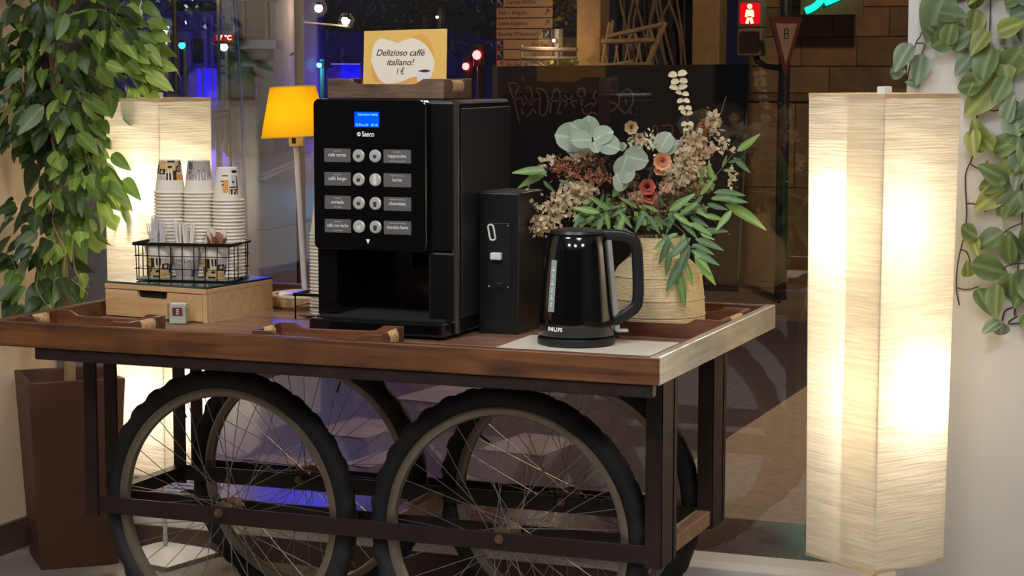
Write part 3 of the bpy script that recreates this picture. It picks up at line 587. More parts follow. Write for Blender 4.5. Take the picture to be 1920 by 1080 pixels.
# ------------------------------------------------------------------ wooden caddies with rope grips
CW = M_wood('caddy_wood', (74, 42, 28), (124, 76, 48), rough=.4, coat=.3); ROPE = M('jute_rope', (186, 150, 104), .85, var=.3, vs=(90, 90, 90), bump=.5)
CWG = M_wood('caddy_weathered', (76, 56, 44), (136, 108, 84), rough=.6, coat=0., st=(8, 60, 60), bump=.5)
def caddy(name, label, x, y, z, rz, L_, W_, H=.045, card=False, dip=.42):
    CW = CWG if z > 1 else MATS['caddy_wood']
    t = thing(name, label, 'caddy', (x, y, z), rz, 'wooden caddies with rope grips')
    def side(yy):
        h = H*.72; a = L_/2; q = L_*dip/2
        out = [(-a, 0), (a, 0), (a, H), (q+.03, H), (q+.012, h+.002), (q, h), (-q, h), (-q-.012, h+.002), (-q-.03, H), (-a, H)]
        MB().prism(out, yy-.005, yy+.005, XZ).build('side_board', CW, t, bevel=.0012, seg=1)
    side(-W_/2+.005); side(W_/2-.005)
    for s_ in (-1, 1):
        xx = s_*(L_/2-.006)
        out = [(-W_/2+.0101, .0), (W_/2-.0101, 0), (W_/2-.0101, H), (W_*.22, H), (W_*.18, H*.78), (-W_*.18, H*.78), (-W_*.22, H), (-W_/2+.0101, H)]
        MB().prism(out, xx-.005, xx+.005, YZ).build('end_board', CW, t, bevel=.001, seg=1)
        rp = MB(); n = 16
        for i in range(n):
            yy = -W_*.17+W_*.34*i/(n-1); lp = [(xx+.0085*math.cos(q), yy, H*.62+.014*math.sin(q)) for q in [2*PI*k/10 for k in range(10)]]; rp.tube(lp, .0024, 5, closed=True)
        g = rp.build('rope_grip', ROPE, t, smooth=True)
    for i in range(3): MB().box(-L_/2+.011, -W_/2+.0105+i*(W_-.02)/3, .001, L_/2-.011, -W_/2+.0095+(i+1)*(W_-.02)/3-.002, .007).build('base_slat', CW, t)
    return t
caddy('wooden_caddy', 'dark wooden rope-grip caddy at the cart end near the ficus', -1.408, .122, ZF, 0, .30, .155, dip=.5)
caddy('wooden_caddy', 'dark wooden rope-grip caddy in front of the coffee machine drip tray', -.80, .126, ZF, .12, .30, .155, dip=.5)
caddy('wooden_caddy', 'dark wooden rope-grip caddy holding the jute vase', -.218, .706, ZF, 0, .385, .26, dip=.5)
caddy('wooden_caddy', 'weathered wooden rope-grip caddy on top of the coffee machine', -.824, .565, 1.302, 0, .30, .17, H=.046, dip=.45)

# card
CY = M('card_yellow', (246, 200, 104), .6); CO = M('card_orange', (240, 178, 88), .6); CC = M('card_cream', (250, 240, 218), .6); CK = M('card_ink', (66, 48, 44), .6)
cdt = thing('menu_card', 'yellow card offering Italian coffee for one euro in the caddy', 'sign', (-.800, .535, 1.3095)); cdt.rotation_euler = (-.06, 0, .03)
CWD, CH = .212, .152
MB().prism([(-CWD/2, 0), (CWD/2, 0), (CWD/2, CH+.004), (-CWD/2, CH-.001)], 0, .003, XZ).build('card', CY, cdt)
def cpx(x, y): return ((x-922)/1920*400/743*1.0*1.0, CH-(y-275)/4.8*.00127)     # sketch of the printed design
def blob(P, mat, h, nm): 
    q = smooth_pts(P+[P[0]], 5)[:-1]; MB().prism([cpx(*p) for p in q], -h, 0, XZ).build(nm, mat, cdt)
blob([(625, 520), (620, 640), (680, 740), (1010, 742), (1040, 690), (1185, 560), (1165, 400), (1090, 310), (1010, 320), (900, 380), (720, 345), (640, 400)], CO, .0004, 'printed_blob')
blob([(612, 540), (660, 660), (740, 745), (880, 735), (1000, 690), (1090, 690), (1180, 640), (1185, 520), (1100, 395), (1000, 345), (940, 355), (860, 382), (780, 360), (700, 345), (640, 400)], CC, .0008, 'printed_blob')
for s_, y, wd in (('Delizioso caffé', 475, .124), ('italiano!', 560, .07), ('1 €', 640, .02)):
    x, z = cpx(880, y); text(s_, .0215, CK, cdt, (x, -.0012, z), shear=.28, bold=.0002, width=wd)
blob([(1040, 650), (1045, 720), (1080, 745), (1150, 740), (1160, 700), (1175, 670), (1160, 640), (1100, 648)], M('printed_cup', (240, 236, 236), .6), .0012, 'printed_cup')
blob([(1045, 637), (1100, 622), (1160, 632), (1110, 648)], CK, .0015, 'printed_coffee')

# ------------------------------------------------------------------ coffee machine
PB = M('machine_black', (11, 11, 14), .3, spec=.5); PG = M('machine_gloss', (7, 7, 10), .12, spec=.5, coat=.4); PS = M('machine_side', (34, 36, 40), .4, metal=.2); LBG = M('plate_grey', (98, 96, 94), .45); WT = M('white_print', (236, 236, 236), .6, emit=(236, 236, 236), es=.12)
cm = thing('coffee_machine', 'black bean-to-cup vending coffee machine with blue display', 'coffee machine', (-.78, .53, ZF))
def K(o): o.matrix_parent_inverse = Matrix.Translation((.78, -.53, -ZF)); return o
K(MB().box(-.955, .372, .955, -.60, .71, 1.30).build('upper_body', PB, cm, bevel=.008)); K(MB().box(-.955, .56, .767, -.60, .71, .955).build('rear_body', PB, cm))
K(MB().box(-.955, .385, .797, -.905, .56, .955).build('column', PG, cm)); K(MB().box(-.668, .372, .797, -.60, .56, .955).build('column', PB, cm, bevel=.006))
K(MB().box(-.955, .372, .767, -.60, .56, .797).build('base', PB, cm, bevel=.003))
K(MB().box(-.6, .40, .80, -.5955, .705, 1.282).build('side_panel', PS, cm, bevel=.002)); K(MB().lathe([(0, 0), (.009, 0), (.009, .53), (0, .53)], 12, (-.603, .382, .768)).build('edge_highlight', M('edge_highlight_metal', (90, 88, 86), .25, metal=.7), cm, smooth=True))  # pale rod stands in for the highlight on the rounded front edge
for i in range(14): K(MB().box(-.5965, .60, .83+.016*i, -.5945, .67, .836+.016*i).build('vent_slot', M('slot_black', (8, 8, 10), .6), cm))
for x in (-.93, -.63):
    for y in (.40, .68): K(MB().lathe([(0, 0), (.014, 0), (.012, .011), (0, .011)], 12, (x, y, ZF)).build('foot', BLK, cm))
tr = K(MB().box(-.948, .318, .765, -.606, .46, .796).build('drip_tray', PG, cm, bevel=.006, seg=3))
K(MB().box(-.94, .345, .7962, -.615, .55, .7985).build('tray_grid', M('tray_grid', (40, 40, 44), .3, metal=.3), cm))
for i in range(9): K(MB().box(-.93, .352+.02*i, .7985, -.625, .357+.02*i, .800).build('grid_bar', M('grid_bar_metal', (66, 66, 70), .3, metal=.5), cm))
K(MB().box(-.80, .47, .90, -.75, .53, .955).build('spout', PB, cm, bevel=.006)); K(MB().box(-.905, .552, .80, -.668, .5595, .954).build('cavity_back', PG, cm))
door = K(MB().prism(rrect(-.945, .955, -.661, 1.302, .014), .345, .372, XZ).build('door', PG, cm, bevel=.003))
FY = .3449
def fp(px, py):     # front panel sketch coordinates
    return (-.945+(px-592)*(.284/211), 1.302-(py-188)*(.347/278))
def D(o): o.matrix_parent_inverse = Matrix.Translation((.78, -.53, -ZF)).copy(); return o
(x0, z1), (x1, z0) = fp(671, 211), fp(717, 239)
scr = K(MB().box(x0, FY-.001, z0, x1, FY+.004, z1).build('display', M_emit('display_blue', (0, 84, 255), 1.25), cm))
SCT = M_emit('display_text', (130, 220, 255), 1.3)
K(text('Seleccionar bebida', .008, SCT, cm, ((x0+x1)/2+.003, FY-.0016, z1-.006), width=.05)); K(text('27.Dec.20   20:18', .008, SCT, cm, ((x0+x1)/2, FY-.0016, z0+.005), width=.056))
x, z = fp(696.5, 252); K(text('Saeco', .0165, WT, cm, (x, FY-.0006, z), bold=.0003, width=.031))
x, z = fp(679, 252); K(MB().prism([(x+.0048*math.cos(a), z+.0048*math.sin(a)) for a in [2*PI*i/14 for i in range(14)]], FY-.0006, FY+.001, XZ).build('logo_ring', WT, cm)); K(ribbon([(x-.003, z-.002), (x+.003, z+.002)], .0016, XZ, FY-.0009).build('logo_bar', PG, cm))
BTN = M('button_silver', (204, 202, 198), .35, metal=.3); SUB = M('print_small', (200, 200, 200), .6)
rowsL = (('café corto', 'espresso', ''), ('café largo', 'espresso', ''), ('cortado', 'espresso', 'con leche'), ('café con leche', 'espresso', 'mucha leche'))
rowsR = (('cappuccino', 'espresso', 'con leche espumada'), ('leche', 'espuma de leche', ''), ('chocolate', 'bebida instantánea', ''), ('chocolate fuerte', 'bebida instantánea', ''))
DRK = M('icon_coffee', (70, 52, 44), .5); ICW = M('icon_milk', (236, 232, 214), .5)
for i, yc in enumerate((291.5, 335, 378.5, 422)):
    for (xa, xb, rw, bx) in ((613, 663, rowsL[i], 678.5), (725, 776, rowsR[i], 709.5)):
        (x0, z1), (x1, z0) = fp(xa, yc-12.5), fp(xb, yc+12.5); xm = (x0+x1)/2; zm = (z0+z1)/2
        K(MB().box(x0, FY-.0008, z0, x1, FY+.003, z1).build('label_plate', LBG, cm, bevel=.0004, seg=1))
        K(text(rw[0], .0115, WT, cm, (xm, FY-.0013, zm+.001), width=min(.054, len(rw[0])*.0046)))
        K(text(rw[1], .005, SUB, cm, (xm, FY-.0013, zm+.0105), width=min(.04, len(rw[1])*.0022)))
        if rw[2]: K(text(rw[2], .005, SUB, cm, (xm, FY-.0013, zm-.0105), width=min(.04, len(rw[2])*.0022)))
        x, z = fp(bx, yc); bt = MB().lathe([(0, 0), (.0148, 0), (.0148, .002), (.0125, .004), (0, .0032)], 24)
        b_ = K(bt.build('button', BTN, cm, (x, FY, z), smooth=True, ang=40)); b_.rotation_euler = (PI/2, 0, 0)
        hh = .005 if rw in rowsL or i == 0 else .008
        if i == 1 and bx > 700: K(MB().box(x-.003, FY-.0047, z-.011, x+.003, FY-.003, z+.011).build('button_icon', ICW, cm))
        else: K(MB().prism([(x-.0045, z+hh*.5), (x+.0045, z+hh*.5), (x+.0035, z-hh), (x-.0035, z-hh)], FY-.0046, FY-.003, XZ).build('button_icon', ICW if (i == 3 and bx < 700) else DRK, cm))
x, z = fp(695, 449); K(MB().prism([(x-.005, z+.005), (x+.005, z+.005), (x, z-.006)], FY-.0008, FY+.001, XZ).build('arrow_mark', WT, cm))

# coin box
cbx = thing('coin_box', 'black coin-operated payment box beside the coffee machine', 'coin box', (-.54, .57, ZF))
def Q(o): o.matrix_parent_inverse = Matrix.Translation((.54, -.57, -ZF)); return o
BX = M('coinbox_black', (18, 17, 19), .38, var=.2, vs=(10, 10, 10))
Q(MB().box(-.591, .49, ZF, -.491, .65, 1.086).build('body', BX, cbx, bevel=.003)); Q(MB().box(-.585, .496, 1.0861, -.497, .644, 1.0875).build('top_rim', M('dull_metal', (120, 116, 108), .3, metal=.7), cbx))
Q(MB().box(-.569, .488, .863, -.512, .4905, 1.016).build('coin_plate', M('plate_black', (28, 28, 30), .35), cbx, bevel=.001))
sl = [( -.556+a*.0085-b*.10, .996+b) for a, b in rrect(-.62, -.019, .62, .019, .5*.6, 4)] if False else None
n_ = 10; lp = [(-.557+.007*math.cos(a)+(.0025 if math.sin(a) > 0 else -.0025)*-1, .487, .994+.012*math.sin(a)*.5+(.012 if math.sin(a) > 0 else -.012)) for a in [2*PI*(i+.5)/16 for i in range(16)]]
Q(MB().tube(lp, .0024, 6, closed=True).build('coin_slot_ring', M('slot_white', (228, 226, 220), .4), cbx, smooth=True)); Q(MB().box(-.559, .4872, .982, -.555, .4879, 1.006).build('coin_slot', M('slot_black2', (4, 4, 4), .6), cbx))
Q(MB().box(-.557, .474, .931, -.53, .4885, .948).build('return_button', M('button_ivory', (226, 222, 206), .4), cbx, bevel=.003)); Q(MB().box(-.54, .4872, .88, -.535, .4879, .912).build('return_slot', MATS['slot_black2'], cbx)); Q(MB().box(-.546, .484, .866, -.528, .4885, .878).build('return_cup', BX, cbx, bevel=.002))
for x in (-.564, -.517):
    for z in (.868, 1.011): s_ = Q(MB().lathe([(0, 0), (.0022, 0), (.0015, .0015), (0, .002)], 8).build('screw', M('screw_steel', (200, 198, 196), .3, metal=.8), cbx, (x, .488, z))); s_.rotation_euler = (PI/2, 0, 0)
lk = Q(MB().lathe([(0, 0), (.009, 0), (.009, .004), (.006, .006), (0, .006)], 14).build('lock', MATS['screw_steel'], cbx, (-.491, .60, 1.05))); lk.rotation_euler = (0, PI/2, 0)
tag(MB().tube([(-.535, .655, 1.0), (-.532, .66, 1.08), (-.528, .662, 1.13)], .0028).build('antenna', M('antenna_metal', (120, 118, 120), .3, metal=.5)), 'short thin antenna behind the coin box', 'antenna')

# paper mat and kettle
tag(MB().box(-.455, .10, ZF+.0002, -.1, .478, ZF+.004).build('white_mat', M('mat_white', (214, 206, 190), .6, var=.06), bevel=.001, seg=1), 'off-white mat lying under the kettle', 'mat')
KB = M('kettle_black', (9, 9, 11), .1, spec=.5, coat=.5); KH = M('kettle_handle_black', (26, 26, 27), .4)
kt = thing('electric_kettle', 'glossy black electric kettle with grey handle and level window', 'kettle', (-.309, .378, ZF+.0042), YAW)
MB().lathe([(0, 0), (.082, 0), (.087, .004), (.087, .014), (.083, .018), (0, .018)], 40).build('power_base', KH, kt, smooth=True)
MB().lathe([(.0, .0185), (.081, .0185), (.086, .024), (.0845, .06), (.0775, .14), (.0705, .21), (.066, .240), (.062, .2455), (0, .2455)], 48).build('body', KB, kt, smooth=True, ang=50)
MB().lathe([(0, .2458), (.058, .2458), (.061, .248), (.058, .2545), (.04, .2575), (0, .2585)], 40).build('lid', KH, kt, smooth=True)
MB().prism([(-.05, .236), (-.0755, .2455), (-.073, .25), (-.05, .247)], -.02, .02, lambda a, b, h: (a, h*(1-.6*max(0, (-a-.05)/.025)), b)).build('spout', KB, kt)
hp = smooth_pts([(.055, 0, .243), (.085, 0, .2435), (.115, 0, .238), (.131, 0, .222), (.136, 0, .17), (.137, 0, .105), (.13, 0, .082), (.11, 0, .066), (.082, 0, .05)], 5)
hm = MB(); secs = rrect(-.0125, -.013, .0125, .013, .006, 3); P = hp; vs = []
for i, p in enumerate(P):
    t = (P[min(i+1, len(P)-1)]-P[max(i-1, 0)]).normalized(); n_ = Vector((t.z, 0, -t.x))
    vs += [p+n_*a+Vector((0, b, 0)) for a, b in secs]
ks = len(secs); hm.add(vs, [(i*ks+j, i*ks+(j+1) % ks, (i+1)*ks+(j+1) % ks, (i+1)*ks+j) for i in range(len(P)-1) for j in range(ks)]+[list(range(ks)), [(len(P)-1)*ks+j for j in range(ks)]])
hm.build('handle', KH, kt, smooth=True, ang=50)
MB().add([(.0665, -.012, .236), (.0665, .012, .236), (.086, .012, .03), (.086, -.012, .03), (.076, -.010, .236), (.076, .010, .236), (.097, .010, .03), (.097, -.010, .03)], [(0, 1, 2, 3), (4, 5, 6, 7), (0, 1, 5, 4), (1, 2, 6, 5), (2, 3, 7, 6), (3, 0, 4, 7)]).build('handle_spine', M('kettle_grey', (168, 166, 162), .35), kt)
MB().box(.088, -.011, .026, .116, .011, .033).build('switch_lever', MATS['kettle_grey'], kt, bevel=.003)
def kr(z): return .0845-(z-.06)*(.007/.08) if z < .14 else .0775-(z-.14)*.1
def kpatch(a0, a1, z0, z1, off, mat, nm, n=6):
    mb = MB(); vs = []
    for j in range(4):
        z = z0+(z1-z0)*j/3
        for i in range(n+1):
            a = a0+(a1-a0)*i/n; r = kr(z)+off; vs.append((r*math.cos(a), r*math.sin(a), z))
    mb.add(vs, [(j*(n+1)+i, j*(n+1)+i+1, (j+1)*(n+1)+i+1, (j+1)*(n+1)+i) for j in range(3) for i in range(n)]); return mb.build(nm, mat, kt, smooth=True)
am = -PI/2-.78
kpatch(am-.11, am+.11, .078, .192, .0008, M('level_window', (150, 160, 164), .25, emit=(150, 160, 164), es=.03), 'level_window')
for i, z in enumerate((.09, .106, .122, .138, .154, .168)):
    kpatch(am-(.06 if i % 2 else .035), am+(.06 if i % 2 else .035), z, z+.0016, .0014, WT, 'level_mark', 2); kpatch(am-.012, am+.012, z+.003, z+.009, .0014, WT, 'level_mark', 2)
for i, ch in enumerate('PHILIPS'):
    a = -PI/2-.80+.062*i; r = kr(.04)+.0009; o = text(ch, .0118, WT, kt, (r*math.cos(a), r*math.sin(a), .04), rot=(PI/2, 0, a+PI/2), bold=.0004)
MB().tube(smooth_pts([(.07, .055, .006), (.095, .085, .004), (.1, .12, .004), (.085, .14, .004)], 5), .003).build('cord', KH, kt)

# ------------------------------------------------------------------ vase
JT = M('woven_jute', (218, 198, 158), .9, var=.12, vs=(40, 40, 40), bump=.3, bs=(200, 200, 200))
vs_ = thing('jute_vase', 'cream coiled jute vase filled with dried flowers', 'vase', (-.222, .712, ZF+.0085))
prof = []
key = [(.0, .1125), (.04, .1115), (.09, .108), (.125, .103), (.14, .096), (.155, .08), (.165, .068), (.18, .0615), (.212, .0605)]
def vr(z):
    for (a, ra), (b, rb) in zip(key, key[1:]):
        if a <= z <= b: return ra+(rb-ra)*(z-a)/(b-a)
    return key[-1][1]
body = MB(); nz = 64; pr = [(0, 0)]
for i in range(nz):
    z0 = .212*i/nz; z1 = .212*(i+1)/nz; r = vr((z0+z1)/2); pr += [(r-.0008, z0+.0003), (r+.0006, (z0+z1)/2), ]
pr += [(vr(.212)-.0014, .212), (vr(.212)-.006, .212), (.055, .17), (.0, .17)]
MB().lathe(pr, 48).build('body', JT, vs_, smooth=True, ang=80)
for i in (6, 14, 25): 
    z0 = .212*i/44; MB().tube([((vr(z0)+.0002)*math.cos(a), (vr(z0)+.0006)*math.sin(a), z0+.002) for a in [2*PI*k/40 for k in range(40)]], .0022, 6, closed=True).build('coil', JT, vs_, smooth=True)

# ------------------------------------------------------------------ bamboo drawer box
BMB = M_wood('bamboo', (192, 150, 102), (220, 182, 136), rough=.45, coat=.15, st=(4, 60, 60), bump=.08)
BZ = ZF; BH = .083
bx = thing('drawer_box', 'pale bamboo drawer box with green glass top under the cups', 'drawer box', (-1.4035, .5565, BZ), -.125)
W2, D2 = .157, .138
MB().box(-W2, -D2+.014, 0, W2, D2, .008).build('bottom_panel', BMB, bx); MB().box(-W2, -D2+.014, BH-.012, W2, D2, BH).build('top_panel', BMB, bx, bevel=.0015, seg=1)
MB().box(-W2, -D2+.0142, .008, -W2+.012, D2, BH-.012).build('side_panel', BMB, bx); MB().box(W2-.012, -D2+.0142, .008, W2, D2, BH-.012).build('side_panel', BMB, bx, bevel=.001, seg=1)
MB().box(-W2+.012, D2-.01, .008, W2-.012, D2, BH-.012).build('back_panel', BMB, bx); MB().box(-W2, -D2, BH-.0125, W2, -D2+.0135, BH).build('top_strip', BMB, bx, bevel=.001, seg=1)
MB().box(W2-.013, -D2, 0, W2, -D2+.0135, BH-.0130).build('stile', BMB, bx, bevel=.001, seg=1)
dz = BH-.0145; hx0, hx1 = -.055, .035
fo = [(-W2+.001, .003), (W2-.0145, .003), (W2-.0145, dz), (hx1+.002, dz), (hx1, dz-.014), (hx1-.004, dz-.017), (hx0+.004, dz-.017), (hx0, dz-.014), (hx0-.002, dz), (-W2+.001, dz)]
dr = MB().prism(fo, -D2+.001, -D2+.0125, XZ).build('drawer', BMB, bx, bevel=.0006, seg=1)
MB().box(-W2+.014, -D2+.0128, .01, W2-.016, -D2+.0132, dz).build('drawer_shadow_gap', M('drawer_gap_shade', (20, 14, 10), .9), bx)  # dark sheet painted as the shade behind the drawer front
MB().box(-W2+.001, -D2+.001, BH+.0003, W2-.001, D2-.001, BH+.0055).build('glass_top', M('green_glass', (26, 62, 56), .08, spec=.6, coat=.5), bx)
# sachet holder
AC = M_glass('clear_acrylic', (.93, .95, .94), f0=.08)
jr = thing('sachet_holder', 'small clear acrylic holder with red-labelled sachets on the cart', 'sachet holder', (-1.322, .365, ZF+.0003), .22)
MB().box(-.024, -.012, 0, .024, .012, .003).build('base', AC, jr); MB().box(-.0245, -.0125, .003, .0245, -.0105, .05).build('front_wall', AC, jr)
for x in (-.0245, .0225): MB().box(x, -.0105, .003, x+.002, .0125, .05).build('side_wall', AC, jr)
MB().box(-.0225, .0105, .003, .0225, .0125, .054).build('back_wall', AC, jr)
for i in range(3):
    s_ = MB().box(-.02, -.009+.006*i, .0032, .02, -.006+.006*i, .046+.003*i).build('sachet', M('sachet_paper', (224, 214, 210), .5), jr)
MB().box(-.0125, -.0097, .021, .0125, -.0092, .041).build('red_label', M('label_red', (146, 62, 60), .5), jr)
for i in range(3): MB().box(-.003, -.0101, .025+.005*i, .004, -.0098, .028+.005*i).build('label_mark', WT, jr)
MB().tube([(.0245+.006*math.cos(a), .004, .052+.012*math.sin(a)) for a in [2*PI*k/14 for k in range(14)]], .0013, 5, closed=True).build('ring', M('gold_wire', (214, 186, 110), .3, metal=.6), jr)

# ------------------------------------------------------------------ cups
PC = M('cup_white', (238, 230, 214), .55); PCI = M('cup_inside', (244, 240, 232), .6)
CHT, CR, CB = .083, .0375, .0265
def cr_(z): return CB+(CR-CB)*z/CHT
cup_m = MB().lathe([(0, .004), (CB-.002, .004), (CB, 0), (CR, CHT-.0042), (CR+.0028, CHT-.004), (CR+.0038, CHT-.002), (CR+.0026, CHT+.0002), (CR-.001, CHT), (CB-.0015, .006), (0, .006)], 28).mesh('cup', PC, smooth=True, ang=45)
INK = M('print_ink', (44, 32, 30), .6); AMB = M('print_amber', (226, 158, 78), .6); NVY = M('print_navy', (72, 74, 104), .6); OLV = M('print_olive', (96, 98, 74), .6); GRY = M('print_grey', (172, 164, 158), .6, var=.35, vs=(300, 300, 300)); KRA = M('print_kraft', (214, 184, 130), .6)
def cpatch(par, a0, a1, z0, z1, mat, off=.0004, nm='printed_patch', n=4):
    mb = MB(); vs = []
    for z in (z0, z1):
        for i in range(n+1):
            a = a0+(a1-a0)*i/n; r = cr_(z)+off; vs.append((r*math.cos(a), r*math.sin(a), z))
    mb.add(vs, [(i, i+1, n+2+i, n+1+i) for i in range(n)]); return mb.build(nm, mat, par)
def cdisc(par, a, z, rad, mat, off=.0007, nm='printed_disc'):
    mb = MB(); r0 = cr_(z); vs = [(r0*math.cos(a)*(1+off/r0), r0*math.sin(a)*(1+off/r0), z)]
    for k in range(14):
        q = 2*PI*k/14; aa = a+rad*math.cos(q)/r0; zz = z+rad*math.sin(q); r = cr_(zz)+off; vs.append((r*math.cos(aa), r*math.sin(aa), zz))
    return mb.add(vs, [(0, 1+k, 1+(k+1) % 14) for k in range(14)]).build(nm, mat, par)
def print_city(c, f0, flip=False):
    """patchwork of dark and amber shapes around the lower part of the cup"""
    def pt(*a, **k): return cpatch(c, f0+a[0], f0+a[1], a[2], a[3], a[4], **k)
    pt(-1.6, 1.6, .004, .05, KRA, n=12, off=.0003)
    pt(-1.2, -.55, .036, .05, AMB, off=.0005); pt(-.6, -.28, .026, .05, INK); pt(-.12, .02, .032, .05, INK, off=.0006); pt(.12, .26, .032, .05, INK, off=.0006)
    pt(.35, .95, .022, .036, INK); pt(-1.5, -.9, .002, .014, OLV, off=.0005); pt(-.5, .2, .001, .006, INK, off=.0006); pt(.3, .9, .038, .05, M('print_pale', (206, 200, 190), .6), off=.0005); pt(.3, .8, .002, .012, AMB, off=.0005); pt(-.2, .15, .014, .02, INK, off=.0006); pt(1., 1.5, .012, .034, NVY, off=.0005)
    cdisc(c, f0-.8, .022, .0085, INK); cdisc(c, f0-.8, .022, .005, KRA, .001); cdisc(c, f0-.8, .022, .002, INK, .0013); cdisc(c, f0+.65, .029, .0045, KRA, .001)
def print_grey(c, f0):
    cpatch(c, f0-2, f0+2, .002, .05, GRY, n=16); cpatch(c, f0+.55, f0+1.0, .004, .022, NVY, off=.0006); cdisc(c, f0+.8, .03, .003, INK); 
    for i in range(18): cdisc(c, f0+random.uniform(-1.3, 1.3), random.uniform(.006, .047), random.uniform(.0015, .003), M('print_dim', (140, 132, 126), .6), .0007)
def print_map(c, f0):
    for a, b, z0, z1, m_ in ((-.9, -.35, .006, .013, INK), (-.85, -.7, .02, .055, OLV), (-.6, -.3, .018, .045, M('print_pale', (206, 200, 190), .6)), (-.7, -.1, .046, .05, INK), (-.75, -.1, .052, .066, INK), (-.05, .4, .03, .062, AMB), (-.02, .5, .018, .021, INK), (.35, .6, .032, .035, INK), (.3, .5, .04, .044, OLV)): cpatch(c, f0+a, f0+b, z0, z1, m_)
    cdisc(c, f0-.42, .058, .004, KRA, .001); cdisc(c, f0-.42, .035, .003, INK, .001)
BKZ = ZF+BH+.0058
ca, sa = math.cos(.16), math.sin(.16)
def bk(u, v): return (-1.508+u*ca-v*sa, .470+u*sa+v*ca)      # basket frame: u along its front, v to the back
FAC = -PI/2+YAW                                             # side of a thing that faces the viewer
def stack(u, v, n, printer, lab, grp, top_off=0.):
    x, y = bk(u, v)
    for i in range(n):
        o = link('paper_cup', cup_m, None, (x+random.uniform(-.0006, .0006), y, BKZ+.008+CHT+i*.0086)); o.rotation_euler = (PI, 0, random.uniform(0, 6))
        if i == n-1:
            tag(o, 'top printed cup of '+lab, 'paper cup', grp); o.rotation_euler = (PI, 0, 0); printer(o, -FAC-.15)
        else: tag(o, 'plain white rim of a nested upside-down cup in '+lab, 'paper cup', grp)
stack(.062, .088, 25, lambda c, f: print_city(c, f), 'the inverted stack nearest the ficus', 'cup stack nearest the ficus')
stack(.139, .088, 25, lambda c, f: print_grey(c, f), 'the middle inverted stack', 'middle cup stack')
stack(.217, .084, 23, lambda c, f: print_map(c, f), 'the shorter inverted stack nearest the machine', 'cup stack nearest the machine')
def upright(u, v, printer, lab):
    x, y = bk(u, v); o = link('paper_cup', cup_m, None, (x, y, BKZ+.006)); tag(o, lab, 'paper cup', 'upright cups in the wire basket'); printer(o, FAC)
    return Vector((x, y, BKZ+.006))
u1 = upright(.05, .041, print_city, 'printed upright cup holding clear plastic forks'); u2 = upright(.121, .043, print_grey, 'grey upright cup holding white stirring sticks'); u3 = upright(.194, .046, print_city, 'printed upright cup holding brown sugar sachets')
PLS = M('clear_plastic', (226, 220, 222), .25, alpha=.75); STW = M('stick_white', (236, 230, 220), .6)
fork = MB().prism([(-.0025, 0), (.0025, 0), (.0035, .09), (.0065, .1), (.0065, .125), (.0045, .125), (.004, .105), (.0012, .105), (.001, .125), (-.001, .125), (-.0012, .105), (-.004, .105), (-.0045, .125), (-.0065, .125), (-.0065, .1), (-.0035, .09)], -.0006, .0006, XZ).mesh('fork', PLS)
stk_m = MB().box(-.0028, -.0007, 0, .0028, .0007, .127).mesh('stick', STW, bevel=.0004, seg=1)
for i in range(20):
    a = random.uniform(0, 6.28); o = link('plastic_fork', fork, None, u1+Vector((.012*math.cos(a), .012*math.sin(a), .009))); o.rotation_euler = (-.14*math.sin(a)+random.uniform(-.04, .04), -.15+.014*i+random.uniform(-.03, .03), random.uniform(-.7, .9)); o.scale.z = random.uniform(.98, 1.16)
    tag(o, 'clear plastic fork standing in the printed cup', 'fork', 'plastic forks in the cup')
for i in range(22):
    a = random.uniform(0, 6.28); o = link('stirring_stick', stk_m, None, u2+Vector((.012*math.cos(a), .012*math.sin(a), .009))); o.rotation_euler = (-.13*math.sin(a), -.12+.012*i+random.uniform(-.02, .02), random.uniform(-.5, .9)); o.scale.z = random.uniform(.96, 1.1)
    tag(o, 'white stirring stick standing in the grey cup', 'stirring stick', 'stirring sticks in the cup')
SUG = [M('sachet_brown', (140, 88, 64), .5, var=.4, vs=(120, 120, 120)), M('sachet_pink', (176, 126, 98), .4), M('sachet_clear', (232, 214, 204), .3)]
for i in range(26):
    mb = MB(); L_ = .045
    for j in range(6):
        t = j/5; w_ = .009*(1 if 0 < j < 5 else .9); th = .0028*math.sin(PI*t)+.0004
        mb.v += [Vector(p) for p in ((-w_, -th*.3, L_*t), (0, -th, L_*t), (w_, -th*.3, L_*t), (w_, th*.3, L_*t), (0, th, L_*t), (-w_, th*.3, L_*t))]
    mb.f = [(j*6+k, j*6+(k+1) % 6, j*6+6+(k+1) % 6, j*6+6+k) for j in range(5) for k in range(6)]+[list(range(6)), list(range(30, 36))]
    a = 2*PI*i/16*2.4; rr_ = .011+.012*((i*7) % 5)/5; o = mb.build('sugar_sachet', SUG[i % 3], None, u3+Vector((rr_*math.cos(a), rr_*math.sin(a),   .062+.009*(i % 3)))); o.rotation_euler = (-.3*math.sin(a), .38*math.cos(a), a)
    tag(o, 'small twisted sugar sachet poking out of the printed cup', 'sachet', 'sugar sachets in the cup')
